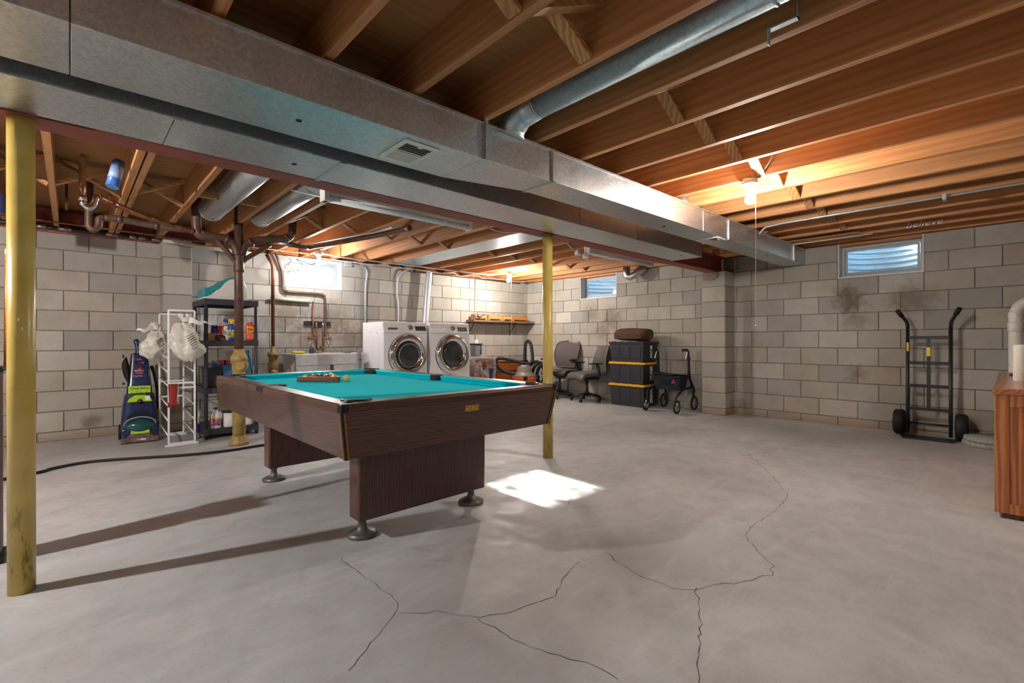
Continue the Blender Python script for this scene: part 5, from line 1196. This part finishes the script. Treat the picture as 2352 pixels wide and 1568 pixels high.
wc = thing('waste_bin', 'grey bin with black lid on the wall ledge by the dryer', 'bin', (5.0, 6.22, .722)); obj('bin_body', MB().taper((.0,.10,0,.14), (-.008,.108,-.008,.148), 0, .20), plain('grey_bin_mat', srgb(120,124,132), .5), wc, .008); obj('bin_lid', MB().box(-.02,.14,-.02,.16,.20,.225), M['black'], wc, .006); obj('bag', MB().box(.10,.135,.0,.13,.03,.20), M['rubber'], wc, .01)
ck = thing('wood_cabinet', 'orange-brown wooden cabinet with panel doors in the far corner', 'cabinet', (5.30, 6.08, 0)); M['honey'] = wood('honey_wood_mat', srgb(186,116,52), srgb(160,92,38), srgb(112,58,24), 'x', .45, sc_=1.5, rnd=0)
obj('carcass', MB().box(0, .70, .0, .42, 0, .62), M['honey'], ck, .004); obj('top', MB().box(-.02, .72, -.02, .43, .62, .65), M['honey'], ck, .005)
for k, xx in enumerate((.02, .36)):
    d_ = obj('door', MB().box(xx, xx+.32, -.014, .0, .04, .44), M['honey'], ck, .003); obj('door_panel', MB().box(xx+.05, xx+.27, -.02, -.013, .09, .39), M['honey'], d_, .006); obj('drawer', MB().box(xx, xx+.32, -.014, .0, .47, .60), M['honey'], ck, .003)
# shop vacuum
sv = thing('shop_vacuum', 'orange and black shop vacuum with coiled hose by the far corner', 'vacuum', (5.68, 5.74, 0)); M['vac_orange'] = plain('vac_orange_mat', srgb(226,88,22), .4); M['vac_grey'] = plain('vac_grey_mat', srgb(120,112,106), .45)
obj('drum', MB().lathe([(.17,.08),(.185,.10),(.205,.34),(.215,.345),(.218,.37),(.21,.375)], 32), M['vac_orange'], sv)
obj('lid', MB().lathe([(.212,.372),(.208,.40),(.15,.44),(.13,.47),(.12,.55),(.09,.585),(.001,.59)], 32), M['vac_grey'], sv)
obj('motor_head', MB().sphere((.0,.0,.50), .125, 18, (1,1,.75)), M['black'], sv)
for s_ in (-1, 1): obj('latch', MB().box(-.03+s_*.15-.0, .03+s_*.15, -.2, -.155, .33, .40), M['black'], sv, .008)
obj('top_handle', MB().tube([(-.1,.0,.55), (-.08,.0,.63), (.06,.0,.65), (.11,.0,.56)], .016, 10, sub=4), M['black'], sv)
for k in range(4):
    a = PI/4+k*PI/2; obj('caster', MB().sphere((.19*math.cos(a), .19*math.sin(a), .03), .03, 10), M['rubber'], sv); obj('caster_arm', MB().bar((.1*math.cos(a), .1*math.sin(a), .08), (.2*math.cos(a), .2*math.sin(a), .065), .05, .03), M['black'], sv)
# ribbed hose looping up and over; points in world, relative to the vacuum
hp = [(5.62,5.72,.40),(5.52,5.80,.42),(5.40,5.95,.47),(5.30,6.01,.56),(5.28,6.01,.66),(5.34,5.97,.695),(5.50,5.85,.66),(5.62,5.72,.615),(5.70,5.66,.60),(5.765,5.63,.65),(5.79,5.66,.80),(5.80,5.70,.93),(5.78,5.74,.985),(5.74,5.76,.96),(5.73,5.77,.82),(5.74,5.78,.62)]
pp, rq = smooth_path([Vector(p)-Vector((5.68,5.74,0)) for p in hp], [.027]*len(hp), 16)
obj('vacuum_hose', MB().tube(pp, [.029 if i % 2 else .0265 for i in range(len(pp))], 12), M['rubber'], sv)
hq = [(6.0,5.45,.44),(5.98,5.40,.58),(6.06,5.28,.66),(6.18,5.2,.64),(6.26,5.15,.55)]
o = thing('coiled_hose', 'black corrugated hose coil between the vacuum and the slim post', 'hose', (6.14, 5.90, 0))
for k in range(3): obj('coil', MB().torus((.04*k, -.06*k, .38), .22-.02*k, .03, 'y', 28, 10, (1, 1.05)), M['rubber'], o)
obj('stand', MB().box(-.16, .2, -.1, .06, 0, .17), M['dresser'], o, .004)

# ================================================================== office chairs
M['mesh_fab'] = plain('taupe_mesh_mat', srgb(84,75,78), .7, var=.18, scale=220); M['seat_grey'] = plain('grey_leather_mat', srgb(88,86,82), .38, var=.06, bump=.1)
def star_base(r, R_, z_hub, mat, a0=0.0):
    for k in range(5):
        a = a0+k*2*PI/5; c, s_ = math.cos(a), math.sin(a)
        obj('base_arm', MB().tube([(.03*c, .03*s_, .115), (R_*.6*c, R_*.6*s_, .095), (R_*c, R_*s_, .065)], [.022,.018,.014], 8), mat, r)
        w_ = obj('caster', MB().cyl((R_*c-.02*s_, R_*s_+.02*c, .027), (R_*c+.02*s_, R_*s_-.02*c, .027), .026, n=16), M['rubber'], r); obj('caster_stem', MB().cyl((R_*c, R_*s_, .04), (R_*c, R_*s_, .075), .008, n=8), mat, w_)
    obj('gas_lift', MB().cyl((0,0,.09), (0,0,z_hub), .024, n=14), mat, r); obj('hub', MB().cyl((0,0,.085), (0,0,.16), .035, n=14), mat, r)
# local frame: chair faces -Y locally
def chair_b(label, loc, rot):
    r = thing('office_chair', label, 'office chair', loc, rot)
    star_base(r, .25, .36, M['black'], .3)
    def seat(u, v): 
        x = -.23+.46*u; y = -.24+.44*v; z = .455+.03*math.cos((u-.5)*2.4)-.06*max(0, (.18-v)/.18)**2+.02*v
        return (x, y, z)
    m = MB().surf(seat, 16, 14); m.surf(lambda u,v: (lambda q: (q[0]*.93, q[1]*.95, q[2]-.06+.015*math.cos((u-.5)*3)))(seat(u, v)), 16, 14)
    rimp = [seat(i/16, 0) for i in range(17)]+[seat(1, i/14) for i in range(1, 15)]+[seat(1-i/16, 1) for i in range(1, 17)]+[seat(0, 1-i/14) for i in range(1, 14)]
    m.tube([(p[0]*.965, p[1]*.975, p[2]-.03) for p in rimp], .031, 8, closed=True); obj('seat', m, M['seat_grey'], r)
    def back(u, v): 
        w_ = .42-.13*v; return (-w_/2+w_*u, .215+.10*v+.035*math.cos((u-.5)*2.6)-.03*math.sin(PI*v), .47+.43*v)
    m = MB().surf(back, 14, 16); m.surf(lambda u,v: (lambda q: (q[0], q[1]+.022, q[2]))(back(u, v)), 14, 16)
    rimp = [back(i/14, 0) for i in range(15)]+[back(1, i/16) for i in range(1, 17)]+[back(1-i/14, 1) for i in range(1, 15)]+[back(0, 1-i/16) for i in range(1, 16)]
    m.tube([(p[0], p[1]+.011, p[2]) for p in rimp], .012, 6, closed=True); obj('backrest', m, M['seat_grey'], r)
    obj('mechanism', MB().box(-.12, .12, -.14, .18, .35, .42), M['black'], r, .02); obj('tilt_knob', MB().tube([(-.12,-.1,.37), (-.26,-.1,.375)], .006, 6).sphere((-.26,-.1,.375), .022, 10), M['black'], r)
    for s_ in (-1, 1):
        obj('armrest', MB().box(s_*.27-.035, s_*.27+.035, -.13, .12, .615, .635), M['black'], r, .01); obj('arm_post', MB().tube([(s_*.2,.06,.40), (s_*.275,.06,.43), (s_*.28,.05,.52), (s_*.275,.02,.615)], [.02,.022,.022,.03], 8), M['black'], r)
    return r
chair_b('grey leather office chair with tapered back beside the black totes', (6.20, 4.80, 0), -PI/2-.35)
def chair_a(label, loc, rot):
    r = thing('office_chair', label, 'office chair', loc, rot); star_base(r, .25, .38, M['black'], .1)
    def back(u, v):
        w_ = .27+.22*math.sin(PI*(.12+.62*v)); x = -w_/2+w_*u
        return (x, .20+.11*v-.045*math.sin(PI*v*1.1)+.05*math.cos((u-.5)*2.8), .52+.47*v-.03*abs(u-.5)**2*(4 if v > .9 else 0))
    obj('mesh_back', MB().surf(back, 16, 18), M['mesh_fab'], r)
    rimp = [back(i/16, 0) for i in range(17)]+[back(1, i/18) for i in range(1, 19)]+[back(1-i/16, 1) for i in range(1, 17)]+[back(0, 1-i/18) for i in range(1, 18)]
    obj('back_frame', MB().tube(rimp, .012, 8, closed=True), plain('taupe_frame_mat', srgb(84,74,74), .45), r)
    obj('back_bow', MB().tube([(-.15,.27,.55), (-.17,.40,.68), (-.15,.44,.82), (0,.42,.93), (.15,.44,.82), (.17,.40,.68), (.15,.27,.55)], .016, 8, sub=4), M['black'], r)
    obj('seat', MB().surf(lambda u,v: (-.25+.5*u, -.25+.46*v, .48+.02*math.cos((u-.5)*3)-.05*max(0, (.2-v)/.2)**2), 14, 12).surf(lambda u,v: (-.24+.48*u, -.24+.45*v, .45+.02*math.cos((u-.5)*3)-.05*max(0, (.2-v)/.2)**2), 14, 12), M['mesh_fab'], r)
    obj('seat_frame', MB().torus((0,-.02,.465), .245, .022, 'z', 24, 8, (1.0,.96)), M['black'], r); obj('mechanism', MB().sphere((0,.02,.40), .12, 14, (1,1.1,.55)), M['black'], r)
    for s_ in (-1, 1):
        obj('arm_pad', MB().sphere((s_*.29,-.04,.665), .12, 14, (.36,1,.18)), M['black'], r); obj('arm_post', MB().tube([(s_*.22,.16,.44), (s_*.30,.16,.50), (s_*.305,.08,.60), (s_*.29,-.01,.65)], [.024,.028,.024,.022], 8, sub=3), M['black'], r)
    return r
chair_a('dark mesh-back office chair nearest the slim yellow post', (6.23, 5.42, 0), -PI/2+.15)

# ================================================================== totes and blanket
M['tote'] = plain('black_tote_mat', srgb(44,46,54), .45, var=.05); M['tote_yellow'] = plain('yellow_lid_mat', srgb(240,178,24), .4); M['sticker_w'] = plain('grey_sticker_mat', srgb(206,208,206), .6, var=.35, scale=60)
def tote(label, z, lidmat, hh):
    t_ = thing('storage_tote', label, 'storage tote', (6.125, 3.70, z), group='stacked black storage totes'); L_, D_ = .615, .425
    m = MB().taper((.03, D_-.03, .03, L_-.03), (.008, D_-.008, .008, L_-.008), 0, hh-.012); b = obj('tub', m, M['tote'], t_, .01)
    for k in range(3):
        a = .05+.18*k+.015; m = MB(); f = lambda y, zz: .03-.022*zz/(hh-.012)-.006
        P_ = [(f(0,.05), a, .05), (f(0,.05), a+.15, .05), (f(0,hh-.07), a+.15, hh-.07), (f(0,hh-.07), a, hh-.07)]; m._add(P_+[(x+.012, y, zz) for x, y, zz in P_], [(0,1,2,3),(7,6,5,4),(0,4,5,1),(1,5,6,2),(2,6,7,3),(3,7,4,0)]); obj('wall_panel', m, M['tote'], b, .003)
    m = MB().prism(rrect(-.006, D_+.0, -.012, L_+.012, .03), hh-.03, hh); lid = obj('lid', m, lidmat, t_, .004)
    for k in range(4): obj('lid_rib', MB().box(-.011, .02, .06+.14*k, .13+.14*k, hh-.012, hh+.006), lidmat, lid, .003)
    for a in (-.016, L_-.004): obj('lid_handle', MB().box(.14, .28, a, a+.02, hh-.032, hh-.004), lidmat, lid, .004)
    obj('sticker', MB().box(.19, .25, -.0015+.004, .0085, .06, hh-.06), M['sticker_w'], b)
    return t_
tote('black storage tote with yellow lid at the bottom of the stack', 0, M['tote_yellow'], .335)
tote('black storage tote with yellow lid in the middle of the stack', .341, M['tote_yellow'], .325)
tote('all-black storage tote at the top of the stack', .672, M['tote'], .305)
M['fleece'] = plain('brown_fleece_mat', srgb(88,62,46), .95, var=.25, scale=60, bump=1)
bk = thing('blanket', 'rolled brown fleece blanket on top of the totes', 'blanket', (6.33, 4.0, .985))
def roll(u, v):
    th = 2*PI*u; r = .098*(1+.05*math.sin(3*th+4*v)+.03*math.sin(9*v+th*2)); y = -.26+.52*v; k = min(1, math.sin(PI*min(max(v, .02), .98))*3.2)**.5
    return (.16*1.0*math.cos(th)*(.75+.25*k)*(r/.098), y, .098+r*math.sin(th)*(.8+.2*k)*(1 if math.sin(th) > 0 else .95))
m = MB().surf(roll, 32, 24, True, True); m.surf(lambda u,v: (lambda q: (q[0]*(1-v), q[1]-.01*v*0, .098+(q[2]-.098)*(1-v)))(roll(u, 0)), 32, 4, True, True); m.surf(lambda u,v: (lambda q: (q[0]*(1-v), q[1], .098+(q[2]-.098)*(1-v)))(roll(u, 1)), 32, 4, True, True)
obj('roll', m, M['fleece'], bk)
for k in range(3): obj('fold', MB().torus((0, -.262, .10), .022+.026*k, .013, 'y', 24, 6, (1.5, .9)), M['fleece'], bk)
obj('flap', MB().tube([(-.15,-.24,.05), (-.158,0,.045), (-.15,.24,.05)], .018, 8, sub=5), M['fleece'], bk)

# ================================================================== rollator walker
M['roll_frame'] = plain('dark_navy_frame_mat', srgb(26,30,46), .35, .3, var=.08); M['roll_bag'] = plain('black_nylon_mat', srgb(34,38,48), .8, var=.15, scale=90); M['pinkred'] = plain('pink_emblem_mat', srgb(226,84,100), .5)
rl = thing('rollator', 'dark folding rollator walker with four wheels beside the totes', 'rollator', (6.225, 3.34, 0))
for s_ in (-1, 1):
    yy = s_*.235
    for xx, r_ in ((-.255, .092), (.25, .102)):
        w_ = obj('wheel', MB().torus((xx, yy, r_), r_-.012, .012, 'y', 32, 8), M['rubber'], rl); obj('wheel_rim', MB().torus((xx, yy, r_), r_-.03, .007, 'y', 28, 6), M['steel'], w_); obj('wheel_hub', MB().cyl((xx, yy-.018, r_), (xx, yy+.018, r_), .024, n=14), M['steel'], w_)
        for k in range(5): a = k*2*PI/5; obj('spoke', MB().bar((xx+.02*math.cos(a), yy, r_+.02*math.sin(a)), (xx+(r_-.028)*math.cos(a), yy, r_+(r_-.028)*math.sin(a)), .012, .010, (0,1,0)), M['steel'], w_)
    obj('front_fork', MB().tube([(-.255,yy-s_*.022,.092), (-.245,yy-s_*.022,.20), (-.19,yy,.27), (-.08,yy,.32), (.08,yy,.325), (.2,yy,.34)], [.010,.014,.018,.018,.018,.018], 10, sub=4), M['roll_frame'], rl)
    obj('rear_leg', MB().tube([(.25,yy-s_*.024,.102), (.27,yy-s_*.02,.24), (.24,yy,.31), (.16,yy,.36)], [.012,.016,.018,.018], 10, sub=4), M['roll_frame'], rl)
    obj('upright', MB().tube([(.22,yy,.33), (.14,yy,.42), (.10,yy,.52), (.085,yy,.70), (.075,yy,.80)], [.02,.02,.019,.017,.016], 10, sub=4), M['roll_frame'], rl)
    obj('grip', MB().tube([(.075,yy,.80), (.06,yy,.845), (.01,yy,.862), (-.08,yy,.855)], [.017,.018,.017,.02], 10, sub=4), M['rubber'], rl)
    obj('brake_lever', MB().tube([(.03,yy-.01,.835), (.0,yy-.012,.79), (-.03,yy-.012,.735)], [.007,.007,.009], 8, sub=3), M['ink_white'], rl); obj('height_clamp', MB().cyl((.083,yy,.72), (.078,yy,.765), .024, n=12), M['black'], rl)
obj('seat', MB().surf(lambda u,v: (-.13+.27*u, -.235+.47*v, .535-.03*math.sin(PI*v)+.004), 10, 12).surf(lambda u,v: (-.13+.27*u, -.235+.47*v, .522-.03*math.sin(PI*v)), 10, 12), M['roll_bag'], rl)
bgm = obj('bag', MB().taper((-.09, .12, -.17, .17), (-.12, .14, -.215, .215), .30, .505), M['roll_bag'], rl, .015)
obj('cross_brace', MB().bar((-.135,-.23,.33), (-.135,.23,.50), .02, .016, (1,0,0)), M['roll_frame'], rl); obj('cross_brace', MB().bar((-.15,.23,.33), (-.15,-.23,.50), .02, .016, (1,0,0)), M['roll_frame'], rl)
for a, b_ in ((0,.018), (-.016,-.010), (.016,-.010)): obj('emblem', MB().sphere((-.134, -.12+a, .42+b_), .012, 10, (.3,1,1.1)), M['pinkred'], bgm)

# ================================================================== hand truck
ht = thing('hand_truck', 'black steel hand truck leaning against the right wall', 'hand truck', (6.375, .585, 0)); M['ht'] = plain('black_powder_coat_mat', srgb(38,38,42), .4, .2, var=.06)
HWd = .165
for s_ in (-1, 1):
    yy = s_*HWd
    obj('upright', MB().tube([(-.02,yy,.03), (.0,yy,.4), (.015,yy,1.14)], .0155, 12), M['ht'], ht)
    obj('handle', MB().tube([(.015,yy,1.13), (.0,yy+s_*.006,1.18), (-.04,yy+s_*.035,1.235), (-.075,yy+s_*.055,1.27)], .0155, 12, sub=3), M['ht'], ht)
    obj('grip', MB().tube([(-.05,yy+s_*.04,1.245), (-.10,yy+s_*.07,1.30)], .021, 12), M['rubber'], ht)
    w_ = obj('wheel', MB().lathe([(.04,-.045), (.115,-.045), (.13,-.03), (.13,.03), (.115,.045), (.04,.045)], 28, T(.065, yy+s_*.075, .13) @ RX(PI/2)), M['rubber'], ht); obj('wheel_hub', MB().cyl((.07, yy+s_*.025, .13), (.07, yy+s_*.125, .13), .038, n=14), M['ht'], w_)
    obj('axle_bracket', MB().tube([(.005,yy,.60), (.055,yy,.50), (.07,yy,.44), (.07,yy,.16), (.05,yy,.09), (-.01,yy,.07)], .011, 8, sub=2), M['ht'], ht)
for z, x_ in ((1.02,.012), (.76,.008), (.525,.003), (.29,-.005)): obj('cross_bar', MB().box(x_-.012, x_+.003, -HWd+.008, HWd-.008, z-.016, z+.016), M['ht'], ht, .002)
obj('centre_bar', MB().bar((-.006, .0, .28), (.013, .0, 1.03), .032, .006, (1,0,0)), M['ht'], ht)
obj('axle', MB().cyl((.07,-HWd,.13), (.07,HWd,.13), .009, n=10), M['ht'], ht)
obj('toe_plate', MB()._add([(-.20,-.19,.004),(-.20,.19,.004),(-.01,.235,.004),(-.01,-.235,.004),(-.20,-.19,.012),(-.20,.19,.012),(-.01,.235,.016),(-.01,-.235,.016)], [(0,3,2,1),(4,5,6,7),(0,1,5,4),(1,2,6,5),(2,3,7,6),(3,0,4,7)]), M['ht'], ht)
obj('sticker', MB().box(.0, .0055, -.014, .014, .83, .92, T(-.012,0,0)), c_yel, ht); obj('sticker', MB().box(-.014, -.010, HWd-.010, HWd+.006, .88, .97), c_yel, ht)
# ================================================================== sump lid
M['lid_conc'] = plain('lid_concrete_mat', srgb(158,156,150), .9, var=.12, bump=.4)
sl = thing('sump_pit', 'round concrete sump cover on the floor by the hand truck', 'sump cover', (6.30, .10, 0)); obj('pit_rim', MB().lathe([(.235,0),(.24,.02),(.232,.04),(.001,.04)], 36), M['lid_conc'], sl); obj('cover', MB().lathe([(.001,.045),(.222,.045),(.23,.055),(.222,.085),(.001,.09)], 36), M['lid_conc'], sl)
pv = pipe('sump_pipe', 'white plastic discharge pipe bending over behind the oak desk', 'pipe', [(6.25,-.02,.09),(6.25,-.02,.6),(6.25,-.02,1.18),(6.25,-.024,1.24),(6.25,-.047,1.30),(6.25,-.097,1.335),(6.25,-.16,1.345),(6.25,-.28,1.345),(6.25,-.55,1.345),(6.27,-.62,1.345),(6.33,-.65,1.345),(6.582,-.65,1.345)], .047, 'pvc', sub=3, n=18); 
obj('collar', MB().lathe([(.048,.98),(.052,.985),(.052,1.06),(.048,1.065)], 20, T(0,0,-.0)), M['pvc'], pv); 
# ================================================================== oak desk at right
M['oak'] = wood('oak_veneer_mat', srgb(206,138,84), srgb(186,112,62), srgb(140,76,40), 'z', .42, sc_=1.6, rnd=0, knots=False, coat=.15); M['oak_top'] = wood('oak_top_mat', srgb(196,130,92), srgb(176,110,74), srgb(146,84,56), 'x', .3, sc_=1.4, rnd=0, knots=False, coat=.3)
dk = thing('oak_desk', 'oak desk cabinet cut off by the right edge of the picture', 'desk', (3.80, .07, 0)); DW, DH, DL = .75, .725, 1.95
obj('top', MB().box(-.012, DL+.012, -DW-.012, .008, DH-.035, DH), M['oak_top'], dk, .006)
fr_ = MB().box(0, .022, -.058, 0, .03, DH-.035).box(0, .022, -DW, -DW+.058, .03, DH-.035).box(0, .022, -DW+.058, -.058, DH-.10, DH-.035).box(0, .022, -DW+.058, -.058, .03, .085)
obj('end_frame', fr_, M['oak'], dk, .003); obj('end_panel', MB().box(.010, .018, -DW+.05, -.05, .08, DH-.09), M['oak'], dk)
obj('side_board', MB().box(.022, DL, -.02, 0, .03, DH-.035), M['oak'], dk, .003); obj('back_board', MB().box(.022, DL, -DW, -DW+.02, .03, DH-.035), M['oak'], dk); obj('far_end', MB().box(DL-.02, DL, -DW+.02, -.02, .03, DH-.035), M['oak'], dk); obj('plinth', MB().box(.02, DL-.02, -DW+.03, -.03, 0, .03), M['dark_oak'], dk)
for i, (x_, y_) in enumerate(((4.55, -.035), (4.58, -.105))):
    q = thing('white_canister', ('white plastic canister at the left rear of the oak desk','second white canister right of the first on the oak desk')[i], 'canister', (x_, y_, DH)); obj('body', MB().lathe([(.032,0),(.034,.004),(.034,.225),(.029,.24),(.001,.242)], 24), M['pvc'], q); obj('seam', MB().torus((0,0,.06), .0342, .0016, 'z', 24, 5), M['white_plastic'], q)
o = thing('blue_pen', 'small dark blue object on the oak desk top', 'pen', (5.2, .03, DH)); obj('barrel', MB().tube([(0,-.02,.008), (.05,-.04,.008)], .008, 8), M['navy'], o)
